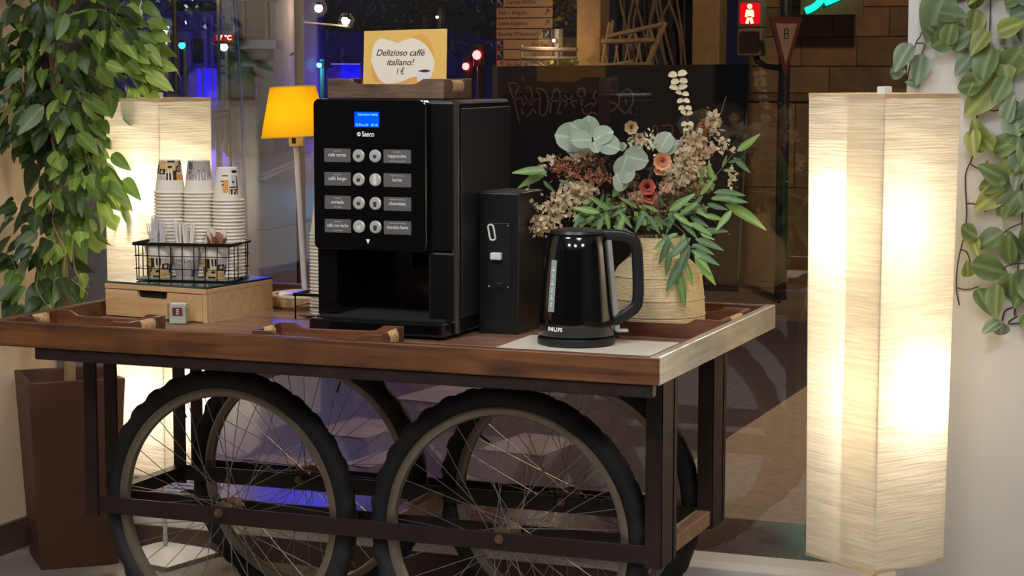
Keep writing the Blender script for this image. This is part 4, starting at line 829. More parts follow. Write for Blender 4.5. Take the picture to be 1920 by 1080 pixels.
# wire basket
WB = M('black_wire', (16, 16, 17), .45, metal=.4)
bs_ = thing('wire_basket', 'black wire basket holding paper cups on the bamboo box', 'basket', (-1.508, .470, BKZ), .16)
LB, DB, HB = .252, .135, .092
rim_ = [(-.002, -.002), (LB+.002, -.002), (LB+.002, DB+.002), (-.002, DB+.002)]
def bar(x0, y0, x1, y1, z0, z1, nm): MB().box(min(x0, x1)-.0022, min(y0, y1)-.0022, z0, max(x0, x1)+.0022, max(y0, y1)+.0022, z1).build(nm, WB, bs_, bevel=.0012, seg=1)
for i in range(4): a, b = rim_[i], rim_[(i+1) % 4]; bar(*a, *b, HB-.004, HB+.004, 'rim_bar')
for z in (.0025, .030, .062):
    MB().tube([(.004 if z < .01 else 0, 0, z), (LB, 0, z), (LB, DB, z), (0, DB, z)], .0012, 5, closed=True).build('hoop_wire', WB, bs_)
for i in range(9):
    for y in (0, DB): MB().tube([(.006+i*(LB-.012)/8, y, .001), (.003+i*(LB-.006)/8, y, HB)], .0014, 5).build('upright_wire', WB, bs_)
for i in range(1, 5):
    for x in (0, LB): MB().tube([(x, i*DB/5, .001), (x, i*DB/5, HB)], .0014, 5).build('upright_wire', WB, bs_)
for i in range(1, 8): MB().tube([(i*LB/8, 0, .002), (i*LB/8, DB, .002)], .0013, 5).build('floor_wire', WB, bs_)
MB().box(.003, .003, .0035, LB-.003, DB-.003, .0055).build('liner', M('liner_grey', (150, 140, 124), .6), bs_)

# ------------------------------------------------------------------ wicker pot, table lamp, cup tower
wk = thing('wicker_tray', 'round wicker tray with pale rim under the lamp base', 'tray', (-1.207, .808, ZF+.0003))
WKM = M('wicker', (172, 134, 92), .8, var=.45, vs=(60, 60, 60), bump=.5); 
MB().lathe([(0, 0), (.084, 0), (.09, .006), (.091, .022), (.087, .03), (.08, .03), (.08, .012), (0, .012)], 40).build('woven_wall', WKM, wk, smooth=True)
MB().tube([(.0865*math.cos(a), .0865*math.sin(a), .031) for a in [2*PI*k/40 for k in range(40)]], .0045, 8, closed=True).build('pale_rim', M('rim_cream', (232, 220, 186), .7), wk, smooth=True)
YL = M_paper('yellow_shade_fabric', (255, 226, 50), .62, .0); CHR = M('brushed_chrome', (206, 200, 206), .22, metal=.85)
tl = thing('table_lamp', 'lit table lamp with yellow shade on a slim chrome pole', 'lamp', (-1.207, .808, ZF+.0128))
tl.rotation_euler = (.0, -.055, 0)
MB().lathe([(0, 0), (.07, 0), (.074, .004), (.074, .020), (.068, .026), (.02, .031), (0, .032)], 36).build('base', M('lamp_base_metal', (190, 184, 180), .25, metal=.6), tl, smooth=True)
MB().tube([(0, 0, .03), (0, 0, .43)], .0075, 12).build('pole', M('pole_pale', (226, 220, 222), .3, metal=.2), tl, smooth=True)
MB().box(-.016, -.012, .402, .016, .012, .435).build('socket_block', M('lamp_white', (236, 236, 236), .4), tl, bevel=.003); MB().box(-.005, -.0135, .41, .006, -.0122, .43).build('switch', KH, tl)
sh = MB().lathe([(.089, .427), (.0588, .556)], 48, caps=False); sh.lathe([(.0875, .427), (.0573, .556)], 48, caps=False)
sh.build('shade', YL, tl, smooth=True)
for r, z in ((.0885, .4275), (.0585, .5555)): MB().tube([(r*math.cos(a), r*math.sin(a), z) for a in [2*PI*k/40 for k in range(40)]], .0018, 6, closed=True).build('shade_hem', M('hem_yellow', (250, 190, 70), .7), tl)
for k in range(3): MB().tube([(0, 0, .445), (.0575*math.cos(k*2.09), .0575*math.sin(k*2.09), .552)], .0012, 5).build('shade_spider', CHR, tl)
MB().lathe([(.001, .436), (.012, .44), (.013, .455), (.021, .478), (.018, .497), (.001, .506)], 16).build('bulb', M_emit('warm_bulb', (255, 226, 170), 12), tl, smooth=True)
l = plight('table_lamp_light', (-1.207-.028, .808, ZF+.0128+.485), (255, 244, 214), 10.0, .02)
# tower of cups behind the machine in a wire rack
ct_ = (-1.062, .635); rk = thing('cup_rack', 'black wire rack holding the tall cup tower beside the machine', 'rack', (ct_[0], ct_[1], ZF))
for x in (-.048, .048):
    for y in (-.07, .048): MB().tube([(x, y, 0), (x, y, .058)], .0022, 6).build('rack_leg', WB, rk)
for a, b in (((-.05, -.07), (.05, -.07)), ((-.05, .05), (.05, .05)), ((-.05, -.07), (-.05, .05)), ((.05, -.07), (.05, .05))):
    MB().box(min(a[0], b[0])-.003, min(a[1], b[1])-.003, .057, max(a[0], b[0])+.003, max(a[1], b[1])+.003, .064).build('rack_bar', WB, rk); MB().tube([(*a, .03), (*b, .03)], .0012, 5).build('rack_wire', WB, rk)
MB().box(-.045, -.045, .004, .045, .045, .007).build('rack_floor', M('liner_grey', (150, 140, 124), .6), rk)
for k in range(2): MB().tube([(-.05, -.05+.1*k, .0055), (.05, -.05+.1*k, .0055)], .0015, 5).build('rack_wire', WB, rk)
for i in range(24):
    o = link('paper_cup', cup_m, None, (*ct_, ZF+.0075+CHT+i*.0086)); o.rotation_euler = (PI, 0, 0); o.scale = (.96, .96, 1)
    tag(o, 'white paper cup in the tall tower beside the coffee machine', 'paper cup', 'cup tower beside the machine')

# ------------------------------------------------------------------ paper floor lamps
PAP = M_paper('rice_paper', (255, 246, 226), .56); HEM = M('paper_hem', (226, 192, 140), .8, var=.1, vs=(20, 20, 20)); BAS = M('lamp_base_white', (226, 224, 220), .4); BULBM = M_emit('lamp_bulb_glow', (255, 236, 205), 30)
def paper_lamp(label, near, rz, s, z0, z1, taper, bulbs, seam, pw=1.):
    """square paper shade; near = the corner towards the viewer, faces run along rz and rz + 90 degrees"""
    e1 = Vector((math.cos(rz), math.sin(rz), 0)); e2 = Vector((-math.sin(rz), math.cos(rz), 0)); c = Vector((*near, 0))+e1*s/2+e2*s/2
    t = thing('paper_floor_lamp', label, 'floor lamp', (c.x, c.y, 0), rz, 'square rice paper floor lamps')
    H = z1-z0; nz, nx = 120, 12; h = s/2
    def wr(q, z, k): return .0011*math.sin(z*95+3*math.sin(q*9+k)+k)+.0009*math.sin(z*171+4*math.sin(q*7+2*k))+.003*math.sin(z*7+k)*math.sin(PI*(q/s+.5))
    for k in range(4):
        mb = MB(); 
        for j in range(nz+1):
            z = z0+H*j/nz; f = 1-taper*(1-j/nz); 
            for i in range(nx+1):
                q = -h+s*i/nx; d = h+wr(q, z, k*1.7)*(1 if 0 < i < nx else 0)
                a = k*PI/2; x, y = q*f, -d*f
                mb.v.append(Vector((x*math.cos(a)-y*math.sin(a), x*math.sin(a)+y*math.cos(a), z)))
        mb.f = [(j*(nx+1)+i, j*(nx+1)+i+1, (j+1)*(nx+1)+i+1, (j+1)*(nx+1)+i) for j in range(nz) for i in range(nx)]
        mb.build('paper_side', PAP, t, smooth=True, ang=80)
        a = k*PI/2
        hm_ = MB().box(-h, -h-.0012, z1-.009, h, -h+.0008, z1+.001, Matrix.Rotation(a, 4, 'Z')); hm_.build('top_hem', HEM, t)
        fb = 1-taper; MB().box(-h*fb, -h*fb-.001, z0-.001, h*fb, -h*fb+.0008, z0+.008, Matrix.Rotation(a, 4, 'Z')).build('bottom_hem', HEM, t)
        MB().tube([Matrix.Rotation(a, 3, 'Z') @ Vector((-h*fb+.003, -h*fb+.003, z0)), Matrix.Rotation(a, 3, 'Z') @ Vector((-h+.003, -h+.003, z1))], .0011, 5).build('corner_wire', BAS, t)
    for k, q0, q1 in seam:
        a = k*PI/2; mb = MB(); R_ = Matrix.Rotation(a, 3, 'Z')
        mb.add([R_ @ Vector((q0*(1-taper), (-h+.004)*(1-taper), z0)), R_ @ Vector((q1*(1-taper), (-h+.004)*(1-taper), z0)), R_ @ Vector((q1, -h+.004, z1)), R_ @ Vector((q0, -h+.004, z1))], [(0, 1, 2, 3)])
        mb.build('paper_overlap', PAP, t)
    for a in (PI/4, -PI/4):
        MB().tube([Vector((-h*1.38*math.cos(a), -h*1.38*math.sin(a), z1-.004)), Vector((h*1.38*math.cos(a), h*1.38*math.sin(a), z1-.004))], .002, 5).build('top_wire', BAS, t)
    MB().tube([(0, 0, .02), (0, 0, z1+.0)], .0065, 10).build('pole', M('pole_white', (214, 214, 212), .35), t); MB().box(-.012, -.012, z1-.006, .012, .012, z1+.016).build('top_cap', BAS, t, bevel=.002)
    n = 8; mb = MB(); bw = .115
    for j in range(n+1):
        for i in range(n+1):
            x, y = -bw+2*bw*i/n, -bw+2*bw*j/n; mb.v.append(Vector((x, y, .012+.022*(1-max(abs(x), abs(y))**2/bw**2))))
    mb.f = [(j*(n+1)+i, j*(n+1)+i+1, (j+1)*(n+1)+i+1, (j+1)*(n+1)+i) for j in range(n) for i in range(n)]; mb.build('base_plate', BAS, t, smooth=True)
    MB().box(-bw, -bw, 0, bw, bw, .0125).build('base_edge', M('base_edge_grey', (150, 144, 130), .5), t)
    for (bz, bu, bv) in bulbs:
        MB().lathe([(.001, -.03), (.016, -.02), (.022, 0), (.014, .03), (.012, .05), (0, .05)], 14, (bu, bv, bz)).build('bulb', BULBM, t, smooth=True)
        p = c+e1*bu+e2*bv; plight('paper_lamp_bulb', (p.x, p.y, bz-.045), (255, 247, 234), BULB_W*pw, .025)
paper_lamp('tall rice paper lamp standing by the plaster wall and vine', (.345, .50), YAW+.60, .235, .262, 1.318, .07, ((1.07, -.025, .025), (.69, .03, -.03)), ((3, -.05+.055, .117),))
paper_lamp('tall rice paper lamp behind the cups and cart end', (-1.665, .855), YAW+.98, .205, .25, 1.29, .0, ((1.07, -.01, .01), (.5, .01, -.01)), (), 1.35)
tag(MB().tube(smooth_pts([(.1, .75, .004), (.05, .62, .004), (-.05, .45, .004), (-.12, .1, .004)], 6), .0035).build('power_cable', BLK), 'black power cable on the floor beside the tall paper lamp', 'cord')

# ------------------------------------------------------------------ ficus in a tall planter
PLB = M('planter_brown', (80, 46, 34), .55, var=.12, vs=(6, 6, 6))
fc = thing('potted_ficus', 'leafy ficus tree in a tall tapered brown planter', 'potted plant', (-1.98, .875, 0), .75)
hb, ht, hh = .105, .132, .525
def ring(h, z): return [(-h, -h, z), (h, -h, z), (h, h, z), (-h, h, z)]
pm = MB().add(ring(hb, 0)+ring(ht, hh)+ring(ht-.014, hh)+ring(ht-.02, hh-.07), [(3, 2, 1, 0)]+[(i, (i+1) % 4, 4+(i+1) % 4, 4+i) for i in range(4)]+[(4+i, 4+(i+1) % 4, 8+(i+1) % 4, 8+i) for i in range(4)]+[(8+i, 8+(i+1) % 4, 12+(i+1) % 4, 12+i) for i in range(4)]+[(12, 13, 14, 15)])
pm.build('planter', PLB, fc, bevel=.003, seg=2)
BARK = M('pale_bark', (148, 126, 96), .85, var=.3, vs=(30, 30, 8), bump=.4)
Ri = Matrix.Rotation(-.75, 3, 'Z')
def FL(u, z, d): return Ri @ (VR*u+VD*d)+Vector((0, 0, z))
MB().tube([FL(0, .45, 0), FL(.006, .65, 0), FL(-.012, .8, .01), FL(-.02, 1.0, 0), FL(-.025, 1.3, .02), FL(-.03, 1.8, 0)], [.017, .015, .014, .013, .012, .01], 10).build('trunk', BARK, fc, smooth=True)
MB().tube([FL(-.02, .95, 0), FL(-.05, 1.2, .03), FL(-.06, 1.75, .05)], [.012, .011, .009], 8).build('trunk', M('dark_bark', (74, 46, 34), .8, var=.3, vs=(30, 30, 8)), fc, smooth=True)
FM = [M_leaf('ficus_dark', (62, 80, 46), .4, .25), M_leaf('ficus_mid', (104, 134, 60), .38, .3), M_leaf('ficus_light', (156, 184, 92), .4, .35), M_leaf('ficus_grey', (108, 128, 96), .45, .25)]
FLM = [[leaf_mesh('leaf', m_, .5, cup=.25, droop=.1+.16*k, n=8) for k in range(3)] for m_ in FM]
TWG = M('green_twig', (150, 158, 92), .6)
# clusters: u, z, depth, ru, rz, n, shade weights
CL = [(0, 1.8, .02, .2, .12, 46, (4, 3, 1, 1)), (-.06, 1.62, 0, .26, .14, 70, (4, 3, 1, 1)), (.12, 1.52, .0, .12, .1, 44, (1, 4, 4, 1)), (.19, 1.43, -.02, .07, .09, 40, (1, 4, 4, 1)), (.215, 1.36, -.02, .05, .06, 24, (0, 3, 5, 1)), (-.02, 1.42, -.02, .14, .12, 70, (5, 3, 1, 2)), (-.12, 1.35, .02, .1, .15, 50, (5, 3, 1, 1)),
      (.02, 1.27, -.03, .13, .1, 60, (4, 4, 2, 2)), (-.1, 1.17, .03, .1, .1, 34, (5, 3, 0, 1)), (.06, 1.15, -.05, .08, .1, 40, (3, 4, 2, 1)), (.1, 1.06, -.06, .06, .06, 22, (1, 5, 3, 1)), (.02, 1.04, -.04, .07, .07, 26, (2, 4, 3, 2)), (.14, 1.02, -.08, .04, .04, 8, (0, 3, 4, 0)),
      (-.12, .97, .03, .07, .06, 14, (6, 1, 0, 0)), (-.03, .93, -.02, .06, .06, 22, (3, 3, 3, 2)), (.07, .93, -.05, .04, .04, 9, (0, 2, 5, 0)), (-.13, .86, .02, .06, .05, 12, (5, 3, 0, 0)), (-.05, .83, -.02, .05, .05, 16, (3, 3, 1, 3)), (-.08, .755, -.02, .06, .04, 14, (2, 4, 0, 4)), (.0, .77, -.03, .03, .05, 10, (1, 2, 2, 4)), (.035, .80, -.05, .02, .02, 2, (0, 0, 1, 0))]
nleaf = 0; rest = MB(); order = []
for ci, (cu, cz, cdp, ru, rz_, n, wt) in enumerate(CL):
    br = smooth_pts([FL(-.02, min(1.5, cz+.12), 0), FL(cu*.6, cz+.10, cdp*.7), FL(cu, cz+.02, cdp), FL(cu+.03, cz-rz_*.8, cdp-.01)], 4)
    MB().tube(br, [.0045-.003*i/(len(br)-1) for i in range(len(br))], 5).build('branch', TWG if wt[0] < 4 else BARK, fc)
    for i in range(n):
        p = (cu+random.gauss(0, .55)*ru, cz+random.gauss(0, .55)*rz_, cdp+random.gauss(0, .06)); order.append((p, wt, cu, cz, ci))
order.sort(key=lambda q: q[0][2])
for i, (p, wt, cu, cz, ci) in enumerate(order):
    k = random.choices(range(4), wt)[0]; me = random.choice(FLM[k])
    outw = VR*(p[0]*1.2)+VD*(random.uniform(-.5, .2))+Vector((0, 0, -random.uniform(.25, 1.1)))*.28+VR*random.uniform(-.14, .14)
    nrm = -VD*random.uniform(.3, 1)+Vector((0, 0, random.uniform(0, 1)))+VR*random.uniform(-.6, .6)
    sz = random.uniform(.056, .09); pos = FL(*[p[0], p[1], p[2]])
    wx = (VR*p[0]+VD*p[2]).x-1.98; pos = pos+(Ri @ Vector((max(0, -2.13-wx), 0, 0)))
    if wx+outw.normalized().x*sz < -2.16: outw.x = abs(outw.x)*.3
    if i < 300:
        o = link('leaf', me, fc); orient(o, pos, Ri @ outw, Ri @ nrm, sz)
    else:
        o = link('leaf', me, fc); orient(o, pos, Ri @ outw, Ri @ nrm, sz); Mx = o.matrix_basis.copy(); bpy.data.objects.remove(o)
        kk = 'rest%d' % k; MATS.setdefault(kk, MB()) if False else None
        rest.__dict__.setdefault('parts', {}).setdefault(k, MB()).add([Mx @ v.co for v in me.vertices], [list(q.vertices) for q in me.polygons])
allm = MB(); mats_i = []; 
me = bpy.data.meshes.new('foliage'); vv = []; ff = []; mi = []
for k, mb in sorted(rest.parts.items()):
    b0 = len(vv); vv += [tuple(v) for v in mb.v]; ff += [[i+b0 for i in f] for f in mb.f]; mi += [k]*len(mb.f)
me.from_pydata(vv, [], ff)
for m_ in FM: me.materials.append(m_)
for pl, k in zip(me.polygons, mi): pl.material_index = k; pl.use_smooth = True
o = link('foliage', me, fc); o['kind'] = 'stuff'; o['label'] = 'further leaves of the ficus crown'
for i in range(22):
    c = random.choice(CL); a = FL(c[0]+random.gauss(0, .6)*c[3], c[1]+random.gauss(0, .5)*c[4], c[2]-.05); d = Ri @ (VR*random.uniform(-.04, .05))+Vector((0, 0, -random.uniform(.03, .09)))
    MB().tube(smooth_pts([a, a+d*.5+Ri @ (VR*random.uniform(-.01, .01)), a+d], 3), .0011, 4).build('twig', TWG, fc)

# ------------------------------------------------------------------ trailing vine on the wall
VM = [M_leaf('vine_green', (112, 134, 84), .45, .15, .15, True), M_leaf('vine_grey', (126, 146, 118), .5, .15, .15, True), M_leaf('vine_lime', (150, 160, 88), .45, .2, .15, True)]
VLM = [leaf_mesh('leaf', m_, .64, cup=.25, droop=.16, n=9) for m_ in VM]
vn = thing('trailing_vine', 'artificial trailing vine hanging down the pale wall', 'vine', (.55, 1.058, 1.9))
VST = M('vine_stem', (92, 74, 58), .8)
def V(px, py, off=.02):      # wall sketch coordinates
    return Vector(((px-1745)*.00141+.345-.55, -off, 1.537-(py-0)*.001285+(px-1745)*.00004-1.9))
def vstem(P, r=.0018): MB().tube([V(*p, .012+.012*math.sin(p[1]*.03)) for p in smooth_pts(P, 4)], r, 5).build('stem', VST, vn, smooth=True)
for P in ([(1845, -560), (1835, -400), (1850, -250), (1840, -120), (1848, 40), (1840, 160), (1830, 215), (1825, 290), (1812, 330), (1816, 420), (1805, 490), (1802, 540), (1807, 572)], [(1845, -560), (1930, -420), (1925, -250), (1940, -100), (1915, 60), (1905, 300), (1910, 440), (1905, 500), (1900, 590)], [(1845, -560), (1770, -430), (1745, -260), (1730, -100), (1742, 0), (1735, 60), (1725, 80), (1712, 130), (1708, 155)], [(1725, 80), (1740, 82), (1735, 100)], [(1735, 60), (1760, 75), (1780, 80)], [(1830, 160), (1850, 205), (1870, 205)], [(1820, 305), (1838, 315), (1850, 300)],
          [(1814, 380), (1830, 382), (1848, 395)], [(1808, 465), (1820, 470), (1826, 490)], [(1803, 538), (1820, 542), (1840, 535)], [(1912, 415), (1890, 425), (1875, 440)], [(1915, 490), (1895, 492), (1880, 500)], [(1905, 572), (1885, 580), (1880, 600)], [(1905, 590), (1890, 604), (1930, 600)], [(1918, 280), (1900, 255), (1925, 258)], [(1745, -260), (1760, -60), (1768, 20), (1775, 50)]): vstem(P)
# leaves: base x, y, tip x, y, colour
VL = [(1775, -20, 1750, 60, 0), (1765, 25, 1805, 32, 0), (1748, 50, 1765, 70, 1), (1735, 100, 1733, 146, 1), (1720, 80, 1700, 120, 1), (1715, 132, 1683, 128, 1), (1735, 155, 1718, 152, 1), (1780, 85, 1790, 45, 0), (1755, 88, 1795, 60, 0), (1825, 20, 1822, 65, 2), (1848, 60, 1826, 95, 2), (1820, 62, 1780, 85, 1), (1828, 95, 1800, 130, 1), (1855, 90, 1838, 150, 0), (1905, 95, 1870, 140, 0), (1870, 92, 1880, 148, 2), (1862, 65, 1900, 50, 2), (1905, 50, 1895, 80, 1), (1880, 40, 1925, 22, 1), (1895, 5, 1925, 5, 1), (1828, -10, 1822, 20, 0), (1870, 10, 1900, 0, 0), (1905, 90, 1930, 115, 1), (1880, 75, 1870, 90, 0),
      (1865, 150, 1822, 205, 2), (1880, 145, 1865, 185, 0), (1845, 155, 1800, 162, 0), (1870, 203, 1888, 195, 0), (1880, 230, 1890, 190, 1), (1905, 255, 1888, 195, 1), (1840, 285, 1832, 232, 2), (1826, 240, 1830, 280, 2), (1862, 280, 1838, 252, 2), (1858, 282, 1900, 260, 0), (1925, 255, 1910, 300, 0), (1905, 255, 1896, 290, 1), (1930, 280, 1880, 318, 2), (1885, 335, 1848, 312, 0), (1885, 340, 1840, 345, 0), (1880, 350, 1842, 382, 2), (1905, 318, 1900, 345, 1), (1910, 355, 1875, 400, 1), (1905, 360, 1882, 398, 0), (1915, 350, 1925, 385, 1),
      (1842, 440, 1810, 424, 0), (1880, 432, 1842, 455, 0), (1828, 440, 1840, 465, 2), (1893, 434, 1888, 488, 0), (1915, 480, 1892, 440, 0), (1824, 515, 1826, 490, 2), (1830, 490, 1882, 505, 0), (1838, 538, 1862, 574, 0), (1875, 528, 1872, 578, 0), (1898, 505, 1893, 555, 0), (1920, 500, 1908, 558, 0), (1880, 596, 1858, 612, 1), (1884, 597, 1882, 625, 1), (1925, 585, 1915, 600, 0), (1918, 520, 1932, 555, 0), (1900, 320, 1915, 270, 1), (1930, 190, 1900, 215, 1), (1935, 230, 1910, 240, 0), (1940, 420, 1912, 470, 0), (1800, 0, 1790, -30, 0)]
hk = MB().box(-.012, -.03, -.012, .012, .002, .012); hk.build('wall_hook', BAS, vn, V(1845, -560, .002), bevel=.002)
VL += [(x0, y0-h_, x1, y1-h_, k) for h_ in (210, 420) for (x0, y0, x1, y1, k) in VL[:44:2] if (y0+y1)/2-h_ < -25 and abs((x0+x1)/2-1845) < (150 if h_ == 210 else 95)]
for i, (x0, y0, x1, y1, k) in enumerate(VL):
    a, b = V(x0, y0, .02+.02*(i % 3)), V(x1, y1, .025+.02*((i+1) % 3)); d = b-a
    o = link('leaf', VLM[k], vn); orient(o, a, d, Vector((random.uniform(-.5, .5), -1, random.uniform(-.1, .5))), d.length*1.22)

# ------------------------------------------------------------------ the bouquet: parts of the filled vase
def B(x, y, d=0.):           # bouquet sketch: crop units -> vase space (u along the view's side, z up)
    u = (980+x/3.176-1243)/777; z = .212-((120+y/3.176)-446)/777
    return VR*u+VD*d+Vector((0, 0, z))
BQ = thing('dried_bouquet', 'bouquet of dried hydrangea, eucalyptus and green leaves in the vase', 'bouquet', (-.222, .712, ZF+.0087))
EU = M_leaf('eucalyptus', (174, 190, 172), .6, .2, .12); EUW = M_leaf('white_eucalyptus', (228, 214, 184), .7, .2, .1); GLF = M_leaf('willow_green', (122, 156, 88), .4, .25, .2); GLD = M_leaf('willow_dark', (84, 116, 78), .45, .2, .2)
eum = leaf_mesh('round_leaf', EU, .9, cup=.22, droop=.1, n=14, oval=True); ewm = leaf_mesh('pale_leaf', EUW, .75, cup=.3, droop=.1, n=8, oval=True); gm = [leaf_mesh('green_leaf', m_, .27, cup=.2, droop=dr_, n=7) for m_ in (GLF, GLD) for dr_ in (.05, .2)]
STM = M('flower_stem', (98, 84, 58), .8)
def bstem(P, r=.0016): MB().tube(smooth_pts(P, 4), r, 5).build('stem', STM, BQ)
base = Vector((0, 0, .165))
for i, (x0, y0, x1, y1, d) in enumerate(((440, 460, 420, 335, .0), (440, 460, 320, 380, .0), (420, 470, 230, 445, .01), (440, 470, 320, 470, -.03), (450, 480, 470, 540, -.04), (450, 470, 560, 420, -.02), (470, 480, 600, 520, -.03), (620, 560, 760, 590, -.05), (640, 620, 720, 510, -.04), (600, 680, 640, 560, -.05), (600, 700, 680, 640, -.05), (830, 540, 890, 430, -.01), (820, 520, 940, 490, .0), (430, 480, 300, 540, .01), (620, 760, 580, 660, -.05), (600, 520, 640, 500, -.01))):
    a, b = B(x0, y0, d), B(x1, y1, d-.015); o = link('round_leaf', eum, BQ); orient(o, a, b-a, -VD+Vector((random.uniform(-.4, .4), 0, random.uniform(-.2, .5))), (b-a).length*1.0)
for P in ([base, B(600, 800, -.01), B(440, 470)], [base, B(650, 800, -.03), B(620, 560, -.04)], [base, B(760, 760, -.02), B(850, 500)]): bstem(P)
P = [base, B(860, 700, .02), B(1000, 420, .02), B(985, 290, .02), B(940, 80, .02)]; bstem(P, .0013)
for i, (x, y, s_) in enumerate(((940, 95, 34), (950, 130, 30), (945, 175, 32), (968, 205, 24), (975, 240, 22), (985, 285, 24), (995, 325, 22), (1000, 375, 22), (1005, 410, 18))):
    for sd in (-1, 1):
        a = B(x, y, .02); b = B(x+sd*s_, y+random.uniform(-12, 14), .015); o = link('pale_leaf', ewm, BQ); orient(o, a, b-a, -VD+Vector((0, 0, .6)), (b-a).length*1.6)
def petals(name, mat, pts, n, size, flat=.5):
    mb = MB()
    for i in range(n):
        x, y, rx, ry, d, rd = random.choice(pts); p = B(x+random.gauss(0, .5)*rx, y+random.gauss(0, .5)*ry, d+random.gauss(0, .4)*rd)
        a = Vector((random.uniform(-1, 1), random.uniform(-1, .3), random.uniform(-.6, 1))).normalized(); b = a.orthogonal().normalized(); b.rotate(Matrix.Rotation(random.uniform(0, 6.28), 3, a)); c = a.cross(b); s_ = size*random.uniform(.7, 1.3)
        mb.add([p, p+b*s_*.55+c*s_*.38+a*s_*.15, p+b*s_+a*s_*.3, p+b*s_*.55-c*s_*.38+a*s_*.15], [(0, 1, 2), (0, 2, 3)])
    o = mb.build(name, mat, BQ, smooth=True); o['kind'] = 'stuff'; return o
HY = M_leaf('hydrangea_cream', (222, 206, 174), .8, .3, .1); HYP = M_leaf('hydrangea_blush', (206, 174, 150), .8, .3, .1); RU = M_leaf('rust_filler', (168, 112, 86), .8, .2, .1); RD = M_leaf('dusty_brown', (128, 100, 80), .8, .2, .1)
petals('hydrangea_head', HY, [(300, 810, 90, 90, -.03, .04), (230, 880, 90, 90, -.03, .04), (150, 950, 70, 60, -.03, .04), (400, 770, 60, 50, -.02, .03)], 620, .014)
petals('hydrangea_head', HY, [(1000, 560, 80, 90, 0, .05), (950, 660, 70, 80, -.01, .05), (1050, 480, 60, 60, .01, .04), (1040, 650, 70, 60, 0, .04), (1150, 370, 30, 45, .02, .02)], 760, .015)
petals('blush_florets', HYP, [(140, 980, 60, 50, -.04, .03), (380, 570, 80, 30, 0, .04), (1090, 540, 60, 50, 0, .03), (700, 810, 50, 40, -.03, .03), (880, 740, 50, 60, -.02, .03)], 420, .012)
petals('rust_filler', RU, [(460, 690, 90, 45, -.03, .04), (260, 620, 70, 50, 0, .04), (1060, 750, 70, 40, -.02, .04), (1090, 420, 35, 50, .01, .03), (330, 660, 80, 50, 0, .05)], 760, .008)
petals('brown_filler', RD, [(600, 860, 120, 90, 0, .06), (450, 610, 110, 50, .02, .05), (800, 860, 100, 70, 0, .06), (900, 800, 90, 60, .02, .05), (650, 720, 70, 60, .01, .04)], 700, .011)
petals('green_filler', GLF, [(560, 900, 90, 60, -.03, .04), (430, 900, 80, 50, -.04, .03), (980, 860, 110, 60, -.02, .05), (1080, 720, 60, 60, .0, .04), (760, 930, 90, 40, -.03, .03)], 220, .02)
petals('cream_sprigs', EUW, [(690, 480, 40, 50, 0, .02), (750, 470, 50, 40, 0, .02), (1200, 490, 55, 25, .01, .02), (1260, 700, 22, 60, 0, .02), (1220, 530, 60, 20, .01, .02), (200, 590, 40, 25, 0, .02), (150, 630, 20, 30, 0, .02), (800, 500, 30, 50, 0, .02)], 240, .012)
def bloom(c, mat, r, n, nm, op=.5):
    t = link(nm, None, BQ, c)
    pet = leaf_mesh('petal', mat, 1.0, cup=.5, droop=-.35, n=8, oval=True)
    for ring_ in range(3):
        for i in range(n):
            a = 2*PI*(i+.5*ring_)/n; el = .3+.4*ring_; d = (VR*math.cos(a)+Vector((0, 0, 1))*math.sin(a))*math.cos(el)-VD*math.sin(el); o = link('petal', pet, t); orient(o, Vector((0, 0, 0)), d, -VD*math.cos(el)+Vector((0, 0, .01)), r*(1-.22*ring_))
bloom(B(840, 590, -.06), M_leaf('peach_petal', (255, 200, 160), .6, .3, .1), .026, 11, 'peach_flower'); bloom(B(842, 588, -.066), MATS['peach_petal'], .016, 9, 'peach_flower'); bloom(B(825, 640, -.045), MATS['peach_petal'], .016, 6, 'peach_flower')
bloom(B(755, 735, -.06), M_leaf('coral_petal', (214, 122, 104), .6, .25, .15), .024, 6, 'coral_flower'); bloom(B(770, 790, -.055), MATS['coral_petal'], .022, 5, 'coral_flower')
bloom(B(668, 400, -.01), M_leaf('straw_petal', (222, 200, 162), .7, .25, .1), .02, 7, 'straw_flower'); bloom(B(720, 460, -.005), MATS['straw_petal'], .014, 6, 'straw_flower')
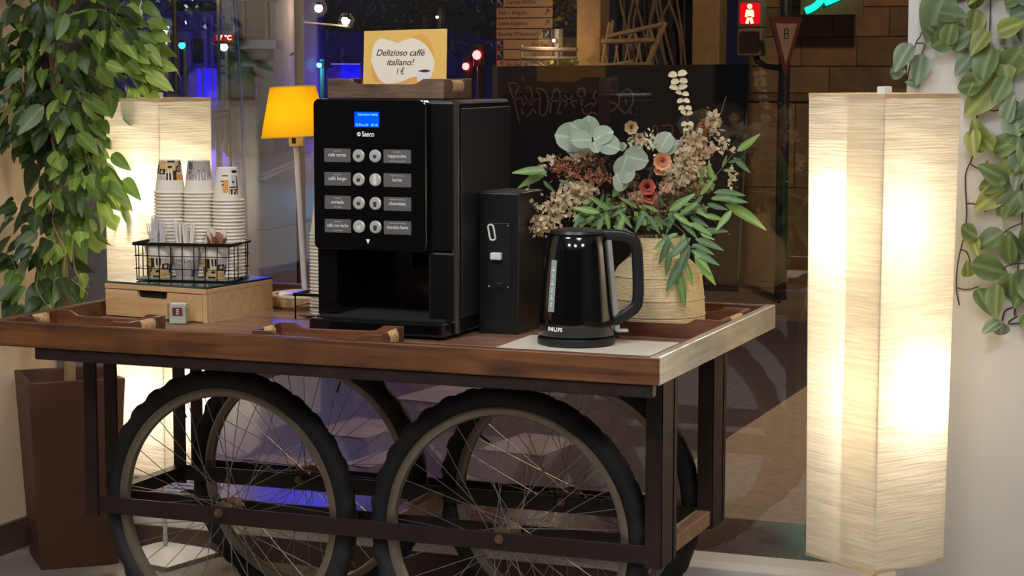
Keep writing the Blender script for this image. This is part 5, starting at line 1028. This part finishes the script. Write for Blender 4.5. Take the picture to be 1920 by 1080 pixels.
# green leaves: base, tip, depth
GL = [(1270, 530, 1380, 445), (1260, 570, 1340, 645), (1230, 600, 1290, 580), (1120, 690, 1105, 600), (1140, 700, 1110, 620), (1140, 770, 1295, 770), (1160, 800, 1310, 818), (1040, 820, 950, 880), (900, 880, 1000, 950), (1060, 860, 960, 870), (1100, 830, 1200, 860), (1210, 840, 1430, 945), (1240, 870, 1160, 970), (1050, 1000, 1195, 975), (1000, 900, 1100, 960), (880, 870, 1000, 780), (990, 830, 1090, 900), (1030, 1030, 1170, 1075), (860, 850, 820, 780), (180, 650, 35, 725), (170, 640, 5, 650), (160, 700, 215, 760), (480, 850, 500, 780), (480, 880, 350, 850), (470, 900, 380, 960), (500, 870, 580, 850), (500, 900, 470, 1000), (520, 890, 540, 980), (620, 900, 580, 1010), (560, 960, 680, 1010), (800, 900, 880, 960), (700, 860, 620, 800), (560, 800, 650, 660), (250, 700, 310, 720), (1180, 620, 1200, 560), (1190, 640, 1250, 640), (820, 880, 740, 840), (920, 870, 870, 980), (840, 1000, 900, 1080), (850, 970, 810, 950),
      (900, 1010, 800, 1080), (880, 1020, 830, 1150), (1000, 1020, 880, 1130), (960, 1000, 950, 1120), (1000, 1080, 1080, 1060), (1010, 1060, 1120, 1100), (1000, 1090, 1140, 1160), (1020, 1120, 1130, 1260), (1020, 1100, 1100, 1200), (960, 1110, 910, 1260), (950, 1140, 870, 1300), (960, 1150, 1010, 1270), (930, 1200, 960, 1390), (880, 1090, 860, 1210), (990, 1060, 960, 1180), (930, 1000, 840, 1040), (1060, 1000, 1130, 1030), (960, 900, 1090, 850), (980, 880, 1060, 800), (1080, 900, 1190, 920), (1000, 940, 1110, 1000), (940, 930, 1040, 1010), (560, 870, 480, 940), (540, 860, 440, 800), (600, 880, 660, 960), (640, 860, 560, 900), (380, 900, 330, 980), (430, 870, 340, 920), (1120, 800, 1220, 790), (740, 880, 690, 980), (760, 900, 820, 990), (1060, 780, 1130, 700)]
for i, (x0, y0, x1, y1) in enumerate(GL):
    d = -.07-.05*min(1, max(0, (y1-980)/200)) if y1 > 960 else random.uniform(-.09, -.03)
    a, b = B(x0, y0, d), B(x1, y1, d-.01); o = link('green_leaf', gm[(i*3) % 4], BQ); orient(o, a, b-a, -VD+Vector((random.uniform(-.6, .6), 0, random.uniform(-.2, .8))), (b-a).length*1.15)
for P in ([base, B(800, 900, -.05), B(960, 990, -.1), B(980, 1100, -.125), B(940, 1200, -.125)], [base, B(900, 900, -.03), B(1100, 850, -.04), B(1240, 880, -.03)], [base, B(900, 860, 0), B(1150, 690, 0), B(1270, 540, 0)], [base, B(600, 900, -.03), B(480, 860, -.05)], [base, B(500, 800, 0), B(180, 640, 0), B(150, 640, 0)], [base, B(700, 800, -.04), B(760, 760, -.055)], [base, B(760, 750, -.04), B(840, 600, -.05)], [base, B(700, 700, 0), B(690, 420, 0)], [base, B(900, 650, .02), B(1150, 400, .02), B(1225, 220, .02)], [B(1150, 400, .02), B(1205, 300, .02)], [base, B(1000, 800, 0), B(1130, 920, -.03), B(1245, 1020, -.03)], [base, B(400, 850, 0), B(200, 930, -.02)], [base, B(640, 760, .02), B(450, 680, .0)], [base, B(960, 760, .0), B(1060, 560, .0)]): bstem(P, .0013)
# posts and dark heads added to go with the two unseen fill lights
for (u, d, z, lab) in ((-3.5, 20, 5.5, 'added slim street lamp post behind the ficus, head unseen above the picture'), (-5.4, 36, 3.2, 'added slim street lamp post before the violet building, head unseen above the picture')):
    t = thing('street_lamp', lab, 'street lamp', S(u, d, ZG))
    MB().tube([(0, .25, 0), (0, .25, z-ZG+.3), (0, .05, z-ZG+.35)], .03, 8).build('pole', GST, t)
    MB().lathe([(0, .38), (.2, .3), (.2, .27), (0, .27)], 16, (0, 0, z-ZG)).build('lamp_head', BLK, t)
